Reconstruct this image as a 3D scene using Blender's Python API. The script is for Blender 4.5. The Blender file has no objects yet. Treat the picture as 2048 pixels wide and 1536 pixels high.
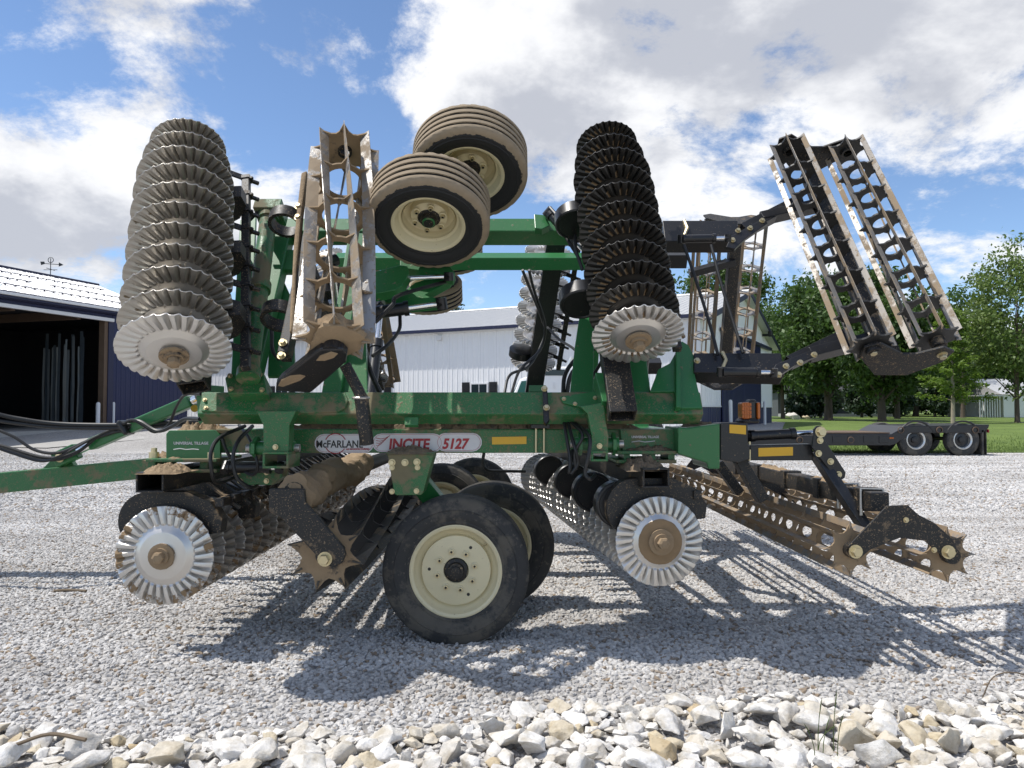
import bpy, bmesh, math, random
import numpy as np
from mathutils import Matrix, Vector, noise
R = math.radians
random.seed(7); rng = np.random.default_rng(7)
scene = bpy.context.scene
COL = scene.collection

# ------------------------------------------------------------------ camera, sky, sun, exposure
F, CX, CY, HOR, CAMZ = 1500.0, 1024.0, 768.0, 818.0, 1.43
PITCH = math.atan((HOR - CY) / F)
cd = bpy.data.cameras.new('camera'); cam = bpy.data.objects.new('camera', cd); COL.objects.link(cam)
cd.sensor_width = 36.0; cd.lens = F / 2048 * 36.0; cd.clip_end = 3000; cd.clip_start = 0.05
cam.location = (0, 0, CAMZ); cam.rotation_euler = (math.pi / 2 + PITCH, 0, 0)
scene.camera = cam
SUN = Vector((-0.52, 0.0, 1.0)).normalized()
sl = bpy.data.lights.new('sun', 'SUN'); so = bpy.data.objects.new('sun', sl); COL.objects.link(so)
sl.energy = 4.15; sl.angle = R(0.53); sl.color = (1.0, 0.96, 0.9)
so.rotation_euler = SUN.to_track_quat('Z', 'Y').to_euler()
scene.view_settings.view_transform = 'Standard'; scene.view_settings.look = 'None'
scene.view_settings.exposure = 0.2; scene.view_settings.gamma = 1.0

def ray(u, v):
    cp, sp = math.cos(PITCH), math.sin(PITCH)
    a, b = (u - CX) / F, (CY - v) / F
    return Vector((a, cp - sp * b, sp + cp * b))
def P(u, v, Y):
    d = ray(u, v); t = Y / d.y
    return Vector((d.x * t, Y, CAMZ + d.z * t))
def GP(u, v, z=0.0):
    d = ray(u, v); t = (z - CAMZ) / d.z
    return Vector((d.x * t, d.y * t, z))

def build_world():
    w = bpy.data.worlds.new('World'); scene.world = w; w.use_nodes = True
    nt = w.node_tree; N = nt.nodes; L = nt.links
    for n in list(N): N.remove(n)
    out = N.new('ShaderNodeOutputWorld'); bg = N.new('ShaderNodeBackground')
    bg.inputs['Strength'].default_value = 0.15
    L.new(bg.outputs[0], out.inputs[0])
    sky = N.new('ShaderNodeTexSky'); sky.sky_type = 'NISHITA'; sky.sun_disc = False
    sky.sun_elevation = math.asin(SUN.z); sky.sun_rotation = math.atan2(SUN.x, SUN.y)
    sky.altitude = 1600; sky.air_density = 1.0; sky.dust_density = 0.05; sky.ozone_density = 3.4
    tc = N.new('ShaderNodeTexCoord'); sep = N.new('ShaderNodeSeparateXYZ')
    L.new(tc.outputs['Generated'], sep.inputs[0])
    def mth(op, a, b=None, clamp=False):
        m = N.new('ShaderNodeMath'); m.operation = op; m.use_clamp = clamp
        for i, x in enumerate((a, b)):
            if x is None: continue
            if isinstance(x, (int, float)): m.inputs[i].default_value = x
            else: L.new(x, m.inputs[i])
        return m.outputs[0]
    zz = mth('ADD', mth('MAXIMUM', sep.outputs[2], 0.0), 0.42)
    cmb = N.new('ShaderNodeCombineXYZ')
    L.new(mth('DIVIDE', sep.outputs[0], zz), cmb.inputs[0]); L.new(mth('DIVIDE', sep.outputs[1], zz), cmb.inputs[1])
    def nz(scale, det, rough, off, dist=0.0, src=None):
        n = N.new('ShaderNodeTexNoise'); n.inputs['Scale'].default_value = scale
        n.inputs['Detail'].default_value = det; n.inputs['Roughness'].default_value = rough
        n.inputs['Distortion'].default_value = dist
        mp = N.new('ShaderNodeMapping'); mp.inputs['Location'].default_value = off
        L.new(src or cmb.outputs[0], mp.inputs[0]); L.new(mp.outputs[0], n.inputs[0])
        return n.outputs['Fac']
    fine = nz(2.6, 13, 0.66, (3.1, 1.7, 0.4), 0.15)
    fine2 = nz(2.6, 6, 0.55, (3.05, 1.55, 0.4), 0.15)
    big = nz(0.8, 3, 0.5, (8.3, 2.2, 1.0))
    cov = mth('ADD', mth('MULTIPLY', mth('SUBTRACT', fine, .5), 1.75), mth('ADD', mth('MULTIPLY', big, 0.35), .5))
    # where the cloud banks of that afternoon stand (directions in the sky)
    banks = [(1550, 80, .60, .14), (1150, 200, .36, .10), (1800, 170, .45, .08), (2300, 60, .6, .10), (1000, 30, .25, .06), (110, 330, .42, .20), (290, 130, .26, .12), (10, 520, .3, .08),
             (530, 400, .15, .20), (640, 100, .10, .12), (1950, 560, .14, .12), (1420, 430, .14, .10),
             (610, 240, .24, -.20), (520, 60, .14, -.10), (790, 30, .12, -.10), (1900, 430, .34, -.24), (1500, 600, .28, -.18), (1200, 560, .22, -.16), (60, 0, .22, -.22), (900, 560, .24, -.16), (430, 580, .2, -.12)]
    for (u, v, rad, amp) in banks:
        d = ray(u, v).normalized()
        vd = N.new('ShaderNodeVectorMath'); vd.operation = 'DISTANCE'
        L.new(tc.outputs['Generated'], vd.inputs[0]); vd.inputs[1].default_value = d
        mr = N.new('ShaderNodeMapRange'); mr.interpolation_type = 'SMOOTHSTEP'
        L.new(vd.outputs['Value'], mr.inputs['Value']); mr.inputs[1].default_value = 0.0; mr.inputs[2].default_value = rad
        mr.inputs[3].default_value = amp; mr.inputs[4].default_value = 0.0
        cov = mth('ADD', cov, mr.outputs[0])
    den = N.new('ShaderNodeMapRange'); den.interpolation_type = 'SMOOTHSTEP'
    L.new(cov, den.inputs['Value']); den.inputs[1].default_value = 0.645; den.inputs[2].default_value = 0.86
    thick = N.new('ShaderNodeMapRange'); thick.interpolation_type = 'SMOOTHSTEP'
    sh = nz(0.9, 8, 0.55, (1.4, 6.1, 2.0), 0.3)
    L.new(mth('ADD', mth('ADD', mth('MULTIPLY', cov, 0.75), mth('MULTIPLY', mth('SUBTRACT', fine2, fine), 2.2)), mth('MULTIPLY', mth('SUBTRACT', sh, 0.5), 0.7)), thick.inputs['Value'])
    thick.inputs[1].default_value = 0.52; thick.inputs[2].default_value = 0.92
    cc = N.new('ShaderNodeMix'); cc.data_type = 'RGBA'
    cc.inputs[6].default_value = (6.1, 6.12, 6.2, 1); cc.inputs[7].default_value = (3.35, 3.48, 3.85, 1)
    L.new(thick.outputs[0], cc.inputs[0])
    mx = N.new('ShaderNodeMix'); mx.data_type = 'RGBA'
    L.new(mth('MULTIPLY', den.outputs[0], 0.96), mx.inputs[0]); L.new(sky.outputs[0], mx.inputs[6]); L.new(cc.outputs[2], mx.inputs[7])
    L.new(mx.outputs[2], bg.inputs[0])
build_world()

# ------------------------------------------------------------------ materials
MATS = {}
def pmat(name, base, rough=0.5, metal=0.0, dust=None, damt=0.3, dscale=7.0, vary=0.12, bump=0.0, bscale=60.0, mudattr=False, coat=0.0,
         mudcol=(0.28, 0.195, 0.115), fleck=0.0):
    m = bpy.data.materials.new(name); m.use_nodes = True; MATS[name] = m
    nt = m.node_tree; N = nt.nodes; L = nt.links
    b = N['Principled BSDF']; b.inputs['Roughness'].default_value = rough; b.inputs['Metallic'].default_value = metal
    if coat: b.inputs['Coat Weight'].default_value = coat; b.inputs['Coat Roughness'].default_value = 0.15
    geo = N.new('ShaderNodeNewGeometry')
    def noise_(scale, det=5, r=0.6):
        n = N.new('ShaderNodeTexNoise'); n.inputs['Scale'].default_value = scale; n.inputs['Detail'].default_value = det
        n.inputs['Roughness'].default_value = r; L.new(geo.outputs['Position'], n.inputs['Vector']); return n.outputs['Fac']
    def ramp(src, a, c):
        mr = N.new('ShaderNodeMapRange'); mr.interpolation_type = 'SMOOTHSTEP'; L.new(src, mr.inputs[0])
        mr.inputs[1].default_value = a; mr.inputs[2].default_value = c; return mr.outputs[0]
    def mix(fac, A, B):
        x = N.new('ShaderNodeMix'); x.data_type = 'RGBA'
        for i, v in ((0, fac), (6, A), (7, B)):
            if isinstance(v, (tuple, list)): x.inputs[i].default_value = (*v[:3], 1)
            elif isinstance(v, (int, float)): x.inputs[i].default_value = v
            else: L.new(v, x.inputs[i])
        return x.outputs[2]
    def mth(op, a, c):
        x = N.new('ShaderNodeMath'); x.operation = op; x.use_clamp = True
        for i, v in enumerate((a, c)):
            if isinstance(v, (int, float)): x.inputs[i].default_value = v
            else: L.new(v, x.inputs[i])
        return x.outputs[0]
    lo = tuple(c * (1 - vary) for c in base); hi = tuple(min(1, c * (1 + vary)) for c in base)
    col = mix(noise_(2.5), lo, hi)
    fac = None
    if dust:
        t = 0.72 - 0.5 * damt
        f1 = ramp(noise_(dscale, 9, 0.7), t, t + 0.10)
        f2 = ramp(noise_(dscale * 9, 3, 0.6), 0.70 - 0.22 * damt, 0.78 - 0.22 * damt)
        fac = mth('MULTIPLY', mth('MAXIMUM', f1, f2), 0.85)
        if fleck:
            fac = mth('MAXIMUM', fac, mth('MULTIPLY', ramp(noise_(130, 2, 0.5), 0.72 - fleck, 0.78 - fleck), 0.8))
    if mudattr:
        at = N.new('ShaderNodeAttribute'); at.attribute_name = 'mud'
        s = mth('ADD', mth('MULTIPLY', at.outputs['Fac'], 0.75), mth('MULTIPLY', mth('SUBTRACT', noise_(22, 6, 0.65), 0.32), 0.7))
        mf = ramp(s, 0.52, 0.60)
        fac = mf if fac is None else mth('MAXIMUM', fac, mf)
    if fac is not None:
        dcol = mix(noise_(18, 6), tuple(c * 0.78 for c in (dust or mudcol)), tuple(c * 1.18 for c in (dust or mudcol)))
        col = mix(fac, col, dcol)
        rr = N.new('ShaderNodeMapRange'); L.new(fac, rr.inputs[0]); rr.inputs[3].default_value = rough; rr.inputs[4].default_value = 0.95
        L.new(rr.outputs[0], b.inputs['Roughness'])
        if metal:
            rm = N.new('ShaderNodeMapRange'); L.new(fac, rm.inputs[0]); rm.inputs[3].default_value = metal; rm.inputs[4].default_value = 0.0
            L.new(rm.outputs[0], b.inputs['Metallic'])
    L.new(col, b.inputs['Base Color'])
    if bump or fac is not None:
        bp = N.new('ShaderNodeBump'); bp.inputs['Strength'].default_value = 0.5; bp.inputs['Distance'].default_value = max(bump, 0.003)
        if bump: h = noise_(bscale, 6, 0.65)
        else: h = fac
        if bump and fac is not None: h = mth('ADD', mth('MULTIPLY', h, 0.5), mth('MULTIPLY', fac, 0.5))
        L.new(h, bp.inputs['Height']); L.new(bp.outputs[0], b.inputs['Normal'])
    return m
TAN = (0.30, 0.215, 0.13)
pmat('green', (0.022, 0.150, 0.041), 0.38, dust=(0.20, 0.155, 0.10), damt=0.22, dscale=3.2, coat=0.2, fleck=0.05)
pmat('green_dirty', (0.021, 0.140, 0.039), 0.42, dust=(0.22, 0.165, 0.10), damt=0.44, dscale=3.6, coat=0.15, fleck=0.13)
pmat('black', (0.010, 0.010, 0.011), 0.38, dust=TAN, damt=0.05, dscale=5, coat=0.15, fleck=0.03)
pmat('black_dirty', (0.012, 0.0115, 0.011), 0.5, dust=TAN, damt=0.30, dscale=5, fleck=0.10)
pmat('mud', TAN, 0.95, vary=0.3, bump=0.02, bscale=38)
pmat('soil', (0.20, 0.148, 0.098), 0.97, vary=0.4, bump=0.03, bscale=60)
pmat('blade_grey', (0.43, 0.405, 0.365), 0.34, metal=0.85, mudattr=True, mudcol=(0.20, 0.145, 0.085), vary=0.2)
pmat('blade_worn', (0.62, 0.60, 0.57), 0.34, metal=0.8, mudattr=True, mudcol=(0.25, 0.17, 0.095), vary=0.12)
pmat('blade_black', (0.05, 0.048, 0.045), 0.34, metal=0.55, mudattr=True, mudcol=(0.30, 0.205, 0.115), vary=0.3)
pmat('blade_dusty', (0.34, 0.31, 0.27), 0.55, metal=0.45, mudattr=True, mudcol=(0.28, 0.19, 0.11), dust=(0.26, 0.19, 0.12), damt=0.2, vary=0.2)
pmat('bar_steel', (0.36, 0.35, 0.335), 0.42, metal=0.85, dust=(0.30, 0.22, 0.135), damt=0.52, dscale=4)
pmat('bar_muddy', (0.24, 0.23, 0.22), 0.5, metal=0.6, dust=(0.31, 0.22, 0.13), damt=0.62, dscale=5)
pmat('star_black', (0.03, 0.03, 0.03), 0.5, metal=0.2, dust=TAN, damt=0.18, dscale=7)
pmat('star_muddy', (0.035, 0.032, 0.03), 0.6, dust=(0.33, 0.235, 0.14), damt=0.75, dscale=5, bump=0.006)
pmat('reel_steel', (0.27, 0.25, 0.225), 0.5, metal=0.55, dust=(0.30, 0.22, 0.135), damt=0.5, dscale=4)
pmat('rubber', (0.034, 0.034, 0.034), 0.75, dust=(0.115, 0.103, 0.085), damt=0.50, dscale=4, bump=0.002, bscale=160)
pmat('rubber_muddy', (0.016, 0.016, 0.0165), 0.75, mudattr=True, mudcol=(0.30, 0.235, 0.16), bump=0.002, bscale=120)
pmat('cream', (0.68, 0.60, 0.385), 0.42, dust=(0.30, 0.22, 0.13), damt=0.15, dscale=6, coat=0.2)
pmat('chrome', (0.82, 0.82, 0.82), 0.12, metal=1.0)
pmat('zinc', (0.62, 0.53, 0.33), 0.36, metal=0.8, vary=0.2)
pmat('bolt_steel', (0.50, 0.48, 0.45), 0.4, metal=0.8, vary=0.3)
pmat('hose', (0.014, 0.014, 0.014), 0.45, dust=(0.16, 0.13, 0.1), damt=0.12)
pmat('reflector', (0.72, 0.40, 0.02), 0.3, vary=0.08)
pmat('decal_white', (0.62, 0.61, 0.62), 0.35, vary=0.1)
pmat('decal_red', (0.36, 0.016, 0.024), 0.4, vary=0.05)
pmat('decal_black', (0.012, 0.012, 0.012), 0.4, vary=0.05)
pmat('amber', (0.42, 0.10, 0.008), 0.2, vary=0.1)
pmat('bar_dark', (0.06, 0.058, 0.055), 0.5, metal=0.5, dust=(0.26, 0.19, 0.115), damt=0.42, dscale=6)
pmat('white_metal', (0.80, 0.80, 0.80), 0.45, vary=0.03)
pmat('white_roof', (0.66, 0.66, 0.66), 0.38, metal=0.15, vary=0.03)
pmat('grey_roof', (0.55, 0.55, 0.545), 0.4, metal=0.4, vary=0.06)
pmat('navy_metal', (0.010, 0.016, 0.070), 0.45, vary=0.08)
pmat('navy_trim', (0.012, 0.015, 0.05), 0.5)
pmat('trim_white', (0.70, 0.70, 0.70), 0.5, vary=0.03)
pmat('wood', (0.13, 0.085, 0.055), 0.8, vary=0.25, bump=0.004)
pmat('window_glass', (0.02, 0.03, 0.035), 0.06)
pmat('cab_glass', (0.05, 0.16, 0.13), 0.06)
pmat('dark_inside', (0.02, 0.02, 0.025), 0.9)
pmat('yellow_paint', (0.50, 0.27, 0.02), 0.45)
pmat('plastic_sheet', (0.03, 0.039, 0.047), 0.25, vary=0.35)
pmat('truck_white', (0.80, 0.80, 0.80), 0.25, coat=0.4, vary=0.02)
pmat('trailer_black', (0.010, 0.010, 0.013), 0.35, coat=0.2, vary=0.2)
pmat('alloy', (0.75, 0.74, 0.70), 0.35, metal=0.7)
pmat('bark', (0.10, 0.078, 0.06), 0.95, vary=0.35, bump=0.03, bscale=14)
pmat('pale_bark', (0.34, 0.29, 0.22), 0.9, vary=0.25, bump=0.01, bscale=20)
pmat('concrete', (0.36, 0.35, 0.33), 0.9, vary=0.15)
pmat('stick', (0.16, 0.12, 0.08), 0.9, vary=0.3)
pmat('red_handle', (0.50, 0.12, 0.09), 0.5, dust=TAN, damt=0.3)
pmat('house_wall', (0.08, 0.085, 0.09), 0.7)
pmat('shingle', (0.06, 0.06, 0.065), 0.85, vary=0.3)

def emis(name, col, st):
    m = bpy.data.materials.new(name); m.use_nodes = True; MATS[name] = m
    b = m.node_tree.nodes['Principled BSDF']; b.inputs['Base Color'].default_value = (*col, 1)
    b.inputs['Emission Color'].default_value = (*col, 1); b.inputs['Emission Strength'].default_value = st
emis('lamp_tube', (1.0, 0.93, 0.62), 1.1)

def leafmat(name, a, c, trans=0.3):
    m = bpy.data.materials.new(name); m.use_nodes = True; MATS[name] = m
    nt = m.node_tree; N = nt.nodes; L = nt.links; b = N['Principled BSDF']; out = N['Material Output']
    at = N.new('ShaderNodeAttribute'); at.attribute_name = 'rnd'
    mx = N.new('ShaderNodeMix'); mx.data_type = 'RGBA'; L.new(at.outputs['Fac'], mx.inputs[0])
    mx.inputs[6].default_value = (*a, 1); mx.inputs[7].default_value = (*c, 1)
    L.new(mx.outputs[2], b.inputs['Base Color']); b.inputs['Roughness'].default_value = 0.55
    tr = N.new('ShaderNodeBsdfTranslucent'); hs = N.new('ShaderNodeHueSaturation'); hs.inputs['Value'].default_value = 1.5
    L.new(mx.outputs[2], hs.inputs['Color']); L.new(hs.outputs[0], tr.inputs[0])
    ms = N.new('ShaderNodeMixShader'); ms.inputs[0].default_value = trans
    L.new(b.outputs[0], ms.inputs[1]); L.new(tr.outputs[0], ms.inputs[2]); L.new(ms.outputs[0], out.inputs[0])
leafmat('leaf_green', (0.035, 0.075, 0.014), (0.085, 0.15, 0.03))
leafmat('leaf_deep', (0.018, 0.045, 0.012), (0.05, 0.095, 0.022))
leafmat('leaf_light', (0.085, 0.14, 0.03), (0.16, 0.22, 0.055))
leafmat('leaf_conifer', (0.012, 0.03, 0.014), (0.035, 0.065, 0.025), 0.12)
leafmat('leaf_cypress', (0.10, 0.17, 0.02), (0.18, 0.26, 0.045), 0.4)
leafmat('weed', (0.10, 0.14, 0.04), (0.20, 0.24, 0.08), 0.3)

# ------------------------------------------------------------------ mesh helpers
WM = {}
def frame(o, x, y, z):
    M = Matrix.Identity(4)
    for i, a in enumerate((x, y, z)):
        for j in range(3): M[j][i] = a[j]
    for j in range(3): M[j][3] = o[j]
    return M
def put(o, parent=None, M=None):
    M = M or Matrix.Identity(4); WM[o] = M
    if parent is not None:
        o.parent = parent; o.matrix_local = WM[parent].inverted() @ M
    else: o.matrix_world = M
    return o
def tag(o, label=None, cat=None, group=None, kind=None):
    if label: o['label'] = label
    if cat: o['category'] = cat
    if group: o['group'] = group
    if kind: o['kind'] = kind
    return o
def empty(name, loc, label, cat, group=None):
    o = bpy.data.objects.new(name, None); COL.objects.link(o); o.empty_display_size = 0.2
    put(o, None, Matrix.Translation(Vector(loc))); return tag(o, label, cat, group)
class MB:
    def __init__(s): s.v = []; s.f = []; s.m = []; s.mud = []
    def add(s, vs, fs, mi=0, mud=None):
        k = len(s.v); s.v += [tuple(v) for v in vs]; s.f += [tuple(i + k for i in f) for f in fs]; s.m += [mi] * len(fs)
        s.mud += list(mud) if mud is not None else [0.0] * len(vs); return s
    def box(s, c, d, M=None, mi=0):
        x, y, z = c; a, b, h = d[0] / 2, d[1] / 2, d[2] / 2
        vs = [Vector((x + i * a, y + j * b, z + k * h)) for i in (-1, 1) for j in (-1, 1) for k in (-1, 1)]
        if M: vs = [M @ v for v in vs]
        fs = [(0, 1, 3, 2), (4, 6, 7, 5), (0, 4, 5, 1), (2, 3, 7, 6), (0, 2, 6, 4), (1, 5, 7, 3)]
        return s.add(vs, fs, mi)
    def bar(s, p0, p1, w, h, up=(0, 0, 1), mi=0):
        p0, p1 = Vector(p0), Vector(p1); d = p1 - p0; ln = d.length; d.normalize()
        sd = d.cross(Vector(up))
        if sd.length < 1e-5: sd = d.cross(Vector((1, 0, 0)))
        sd.normalize(); u2 = sd.cross(d)
        return s.box((ln / 2, 0, 0), (ln, w, h), frame(p0, d, sd, u2), mi)
    def prism(s, poly, z0, z1, M=None, mi=0):
        n = len(poly); vs = [Vector((x, y, z0)) for x, y in poly] + [Vector((x, y, z1)) for x, y in poly]
        if M: vs = [M @ v for v in vs]
        fs = [tuple(range(n))[::-1], tuple(range(n, 2 * n))] + [(i, (i + 1) % n, n + (i + 1) % n, n + i) for i in range(n)]
        return s.add(vs, fs, mi)
    def ext(s, pts, d, mi=0):
        n = len(pts); d = Vector(d); vs = [Vector(p) for p in pts] + [Vector(p) + d for p in pts]
        fs = [tuple(range(n))[::-1], tuple(range(n, 2 * n))] + [(i, (i + 1) % n, n + (i + 1) % n, n + i) for i in range(n)]
        return s.add(vs, fs, mi)
    def tube(s, pts, r, n=8, cap=True, mi=0):
        pts = [Vector(p) for p in pts]; rs = r if isinstance(r, (list, tuple)) else [r] * len(pts)
        vs = []; ref = None
        for i, p in enumerate(pts):
            d = (pts[min(i + 1, len(pts) - 1)] - pts[max(i - 1, 0)]).normalized()
            if ref is None: ref = d.orthogonal().normalized()
            a = (ref - d * ref.dot(d)); a = a.normalized() if a.length > 1e-6 else d.orthogonal().normalized(); ref = a; b = d.cross(a)
            for k in range(n):
                t = 2 * math.pi * k / n; vs.append(p + (a * math.cos(t) + b * math.sin(t)) * rs[i])
        fs = [(i * n + k, i * n + (k + 1) % n, (i + 1) * n + (k + 1) % n, (i + 1) * n + k) for i in range(len(pts) - 1) for k in range(n)]
        if cap: fs += [tuple(range(n))[::-1], tuple(range((len(pts) - 1) * n, len(pts) * n))]
        return s.add(vs, fs, mi)
    def cyl(s, p0, p1, r, n=14, mi=0): return s.tube([p0, p1], r, n, True, mi)
    def lathe(s, prof, n=48, M=None, mi=0, mud=None):
        vs = []; md = []
        for j, (r, z) in enumerate(prof):
            for k in range(n):
                t = 2 * math.pi * k / n; v = Vector((r * math.cos(t), r * math.sin(t), z)); vs.append(M @ v if M else v)
                md.append(mud[j] if mud else 0.0)
        fs = [(j * n + k, j * n + (k + 1) % n, (j + 1) * n + (k + 1) % n, (j + 1) * n + k) for j in range(len(prof) - 1) for k in range(n)]
        return s.add(vs, fs, mi, md)
    def mesh(s, name, mats, smooth=False, ang=35):
        me = bpy.data.meshes.new(name); me.from_pydata(s.v, [], s.f)
        for m in ([mats] if isinstance(mats, str) else mats): me.materials.append(MATS[m])
        me.polygons.foreach_set('material_index', s.m)
        if any(s.mud):
            a = me.attributes.new('mud', 'FLOAT', 'POINT'); a.data.foreach_set('value', s.mud)
        bm = bmesh.new(); bm.from_mesh(me); bmesh.ops.recalc_face_normals(bm, faces=bm.faces); bm.to_mesh(me); bm.free()
        if smooth:
            me.polygons.foreach_set('use_smooth', [True] * len(me.polygons)); me.set_sharp_from_angle(angle=R(ang))
        me.update(); return me
    def build(s, name, mats, parent=None, M=None, smooth=False, bev=0.0, ang=35):
        return link(name, s.mesh(name, mats, smooth, ang), parent, M, bev)
def link(name, me, parent=None, M=None, bev=0.0):
    o = bpy.data.objects.new(name, me); COL.objects.link(o); put(o, parent, M)
    if bev:
        b = o.modifiers.new('bevel', 'BEVEL'); b.width = bev; b.segments = 2; b.limit_method = 'ANGLE'; b.angle_limit = R(40)
    return o
def npmesh(name, V, Fc, mat, rnd=None, smooth=False):
    """V (n,3), Fc (m,k) arrays"""
    me = bpy.data.meshes.new(name); k = Fc.shape[1]
    me.vertices.add(len(V)); me.vertices.foreach_set('co', np.asarray(V, dtype=np.float32).ravel())
    me.loops.add(Fc.size); me.loops.foreach_set('vertex_index', Fc.astype(np.int32).ravel())
    me.polygons.add(len(Fc)); me.polygons.foreach_set('loop_start', np.arange(0, Fc.size, k, dtype=np.int32))
    me.materials.append(MATS[mat])
    if rnd is not None:
        a = me.attributes.new('rnd', 'FLOAT', 'POINT'); a.data.foreach_set('value', np.asarray(rnd, dtype=np.float32))
    me.update(calc_edges=True); me.validate()
    if smooth: me.polygons.foreach_set('use_smooth', [True] * len(me.polygons))
    return me
def catmull(pts, k=8):
    pts = [Vector(p) for p in pts]; q = [pts[0] * 2 - pts[1]] + pts + [pts[-1] * 2 - pts[-2]]; out = []
    for i in range(1, len(q) - 2):
        for j in range(k):
            t = j / k; a, b, c, d = q[i - 1], q[i], q[i + 1], q[i + 2]
            out.append(0.5 * ((2 * b) + (c - a) * t + (2 * a - 5 * b + 4 * c - d) * t * t + (3 * b - a - 3 * c + d) * t ** 3))
    return out + [pts[-1]]
def textmesh(txt, size, shear=0.0, offset=0.0, xs=1.0, ext=0.0008):
    cu = bpy.data.curves.new('t', 'FONT'); cu.body = txt; cu.size = size; cu.shear = shear; cu.offset = offset; cu.extrude = ext
    cu.align_x = 'LEFT'; cu.resolution_u = 3
    o = bpy.data.objects.new('t', cu); COL.objects.link(o); dg = bpy.context.evaluated_depsgraph_get()
    me = bpy.data.meshes.new_from_object(o.evaluated_get(dg)); bpy.data.objects.remove(o)
    me.transform(Matrix.Diagonal((xs, 1, 1, 1))); return me
# ------------------------------------------------------------------ ground, gravel, lawn
def zt(y):
    t = min(1, max(0, (y - 24) / 12)); return 0.55 * t * t * (3 - 2 * t)
def sheet(name, rows, mat, dz=0.0, nx=12):
    """rows: list of (y, x0, x1)"""
    m = MB()
    for (y, a, b) in rows:
        m.v += [(a + (b - a) * i / nx, y, zt(y) + dz) for i in range(nx + 1)]
    k = nx + 1
    m.f = [(j * k + i, j * k + i + 1, (j + 1) * k + i + 1, (j + 1) * k + i) for j in range(len(rows) - 1) for i in range(nx)]
    m.m = [0] * len(m.f); m.mud = [0] * len(m.v)
    return m.build(name, mat, smooth=True)
def ground_mats():
    # crushed limestone
    m = bpy.data.materials.new('gravel'); m.use_nodes = True; MATS['gravel'] = m
    nt = m.node_tree; N = nt.nodes; L = nt.links; b = N['Principled BSDF']; b.inputs['Roughness'].default_value = 0.95
    geo = N.new('ShaderNodeNewGeometry')
    vo = N.new('ShaderNodeTexVoronoi'); vo.inputs['Scale'].default_value = 30; L.new(geo.outputs['Position'], vo.inputs['Vector'])
    rp = N.new('ShaderNodeValToRGB'); L.new(vo.outputs['Color'], rp.inputs[0])
    e = rp.color_ramp.elements; e[0].color = (0.22, 0.212, 0.205, 1); e[1].color = (0.60, 0.59, 0.575, 1)
    n = N.new('ShaderNodeTexNoise'); n.inputs['Scale'].default_value = 0.35; n.inputs['Detail'].default_value = 6; L.new(geo.outputs['Position'], n.inputs['Vector'])
    r2 = N.new('ShaderNodeValToRGB'); L.new(n.outputs['Fac'], r2.inputs[0])
    r2.color_ramp.elements[0].position = 0.3; r2.color_ramp.elements[0].color = (0.80, 0.78, 0.76, 1); r2.color_ramp.elements[1].position = 0.7; r2.color_ramp.elements[1].color = (1.05, 1.04, 1.02, 1)
    mu = N.new('ShaderNodeMix'); mu.data_type = 'RGBA'; mu.blend_type = 'MULTIPLY'; mu.inputs[0].default_value = 1
    L.new(rp.outputs[0], mu.inputs[6]); L.new(r2.outputs[0], mu.inputs[7]); L.new(mu.outputs[2], b.inputs['Base Color'])
    bp = N.new('ShaderNodeBump'); bp.inputs['Strength'].default_value = 0.9; bp.inputs['Distance'].default_value = 0.028; bp.invert = True
    L.new(vo.outputs['Distance'], bp.inputs['Height']); L.new(bp.outputs[0], b.inputs['Normal'])
    # pebble: colour per instance
    m = bpy.data.materials.new('pebble'); m.use_nodes = True; MATS['pebble'] = m
    nt = m.node_tree; N = nt.nodes; L = nt.links; b = N['Principled BSDF']; b.inputs['Roughness'].default_value = 0.9
    at = N.new('ShaderNodeAttribute'); at.attribute_type = 'INSTANCER'; at.attribute_name = 'rnd'
    rp = N.new('ShaderNodeValToRGB'); L.new(at.outputs['Fac'], rp.inputs[0]); e = rp.color_ramp.elements
    e[0].color = (0.27, 0.235, 0.205, 1); e[1].color = (0.72, 0.71, 0.695, 1)
    for p, c in ((0.07, (0.34, 0.26, 0.18, 1)), (0.12, (0.42, 0.41, 0.40, 1)), (0.55, (0.57, 0.56, 0.55, 1)), (0.95, (0.64, 0.625, 0.605, 1))):
        x = e.new(p); x.color = c
    geo = N.new('ShaderNodeNewGeometry'); n = N.new('ShaderNodeTexNoise'); n.inputs['Scale'].default_value = 90; n.inputs['Detail'].default_value = 4
    L.new(geo.outputs['Position'], n.inputs['Vector'])
    bp = N.new('ShaderNodeBump'); bp.inputs['Strength'].default_value = 0.4; bp.inputs['Distance'].default_value = 0.004
    L.new(n.outputs['Fac'], bp.inputs['Height']); L.new(bp.outputs[0], b.inputs['Normal'])
    mp = N.new('ShaderNodeMapping'); mp.inputs['Scale'].default_value = (.25, 1.1, 1); L.new(geo.outputs['Position'], mp.inputs[0])
    n5 = N.new('ShaderNodeTexNoise'); n5.inputs['Scale'].default_value = 1.0; n5.inputs['Detail'].default_value = 5; L.new(mp.outputs[0], n5.inputs['Vector'])
    r5 = N.new('ShaderNodeValToRGB'); L.new(n5.outputs['Fac'], r5.inputs[0]); r5.color_ramp.elements[0].position = .35; r5.color_ramp.elements[0].color = (.70, .685, .665, 1)
    r5.color_ramp.elements[1].position = .65; r5.color_ramp.elements[1].color = (1.0, .995, .985, 1)
    m5 = N.new('ShaderNodeMix'); m5.data_type = 'RGBA'; m5.blend_type = 'MULTIPLY'; m5.inputs[0].default_value = 1
    L.new(rp.outputs[0], m5.inputs[6]); L.new(r5.outputs[0], m5.inputs[7]); L.new(m5.outputs[2], b.inputs['Base Color'])
    # lawn
    m = bpy.data.materials.new('lawn'); m.use_nodes = True; MATS['lawn'] = m
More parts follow.
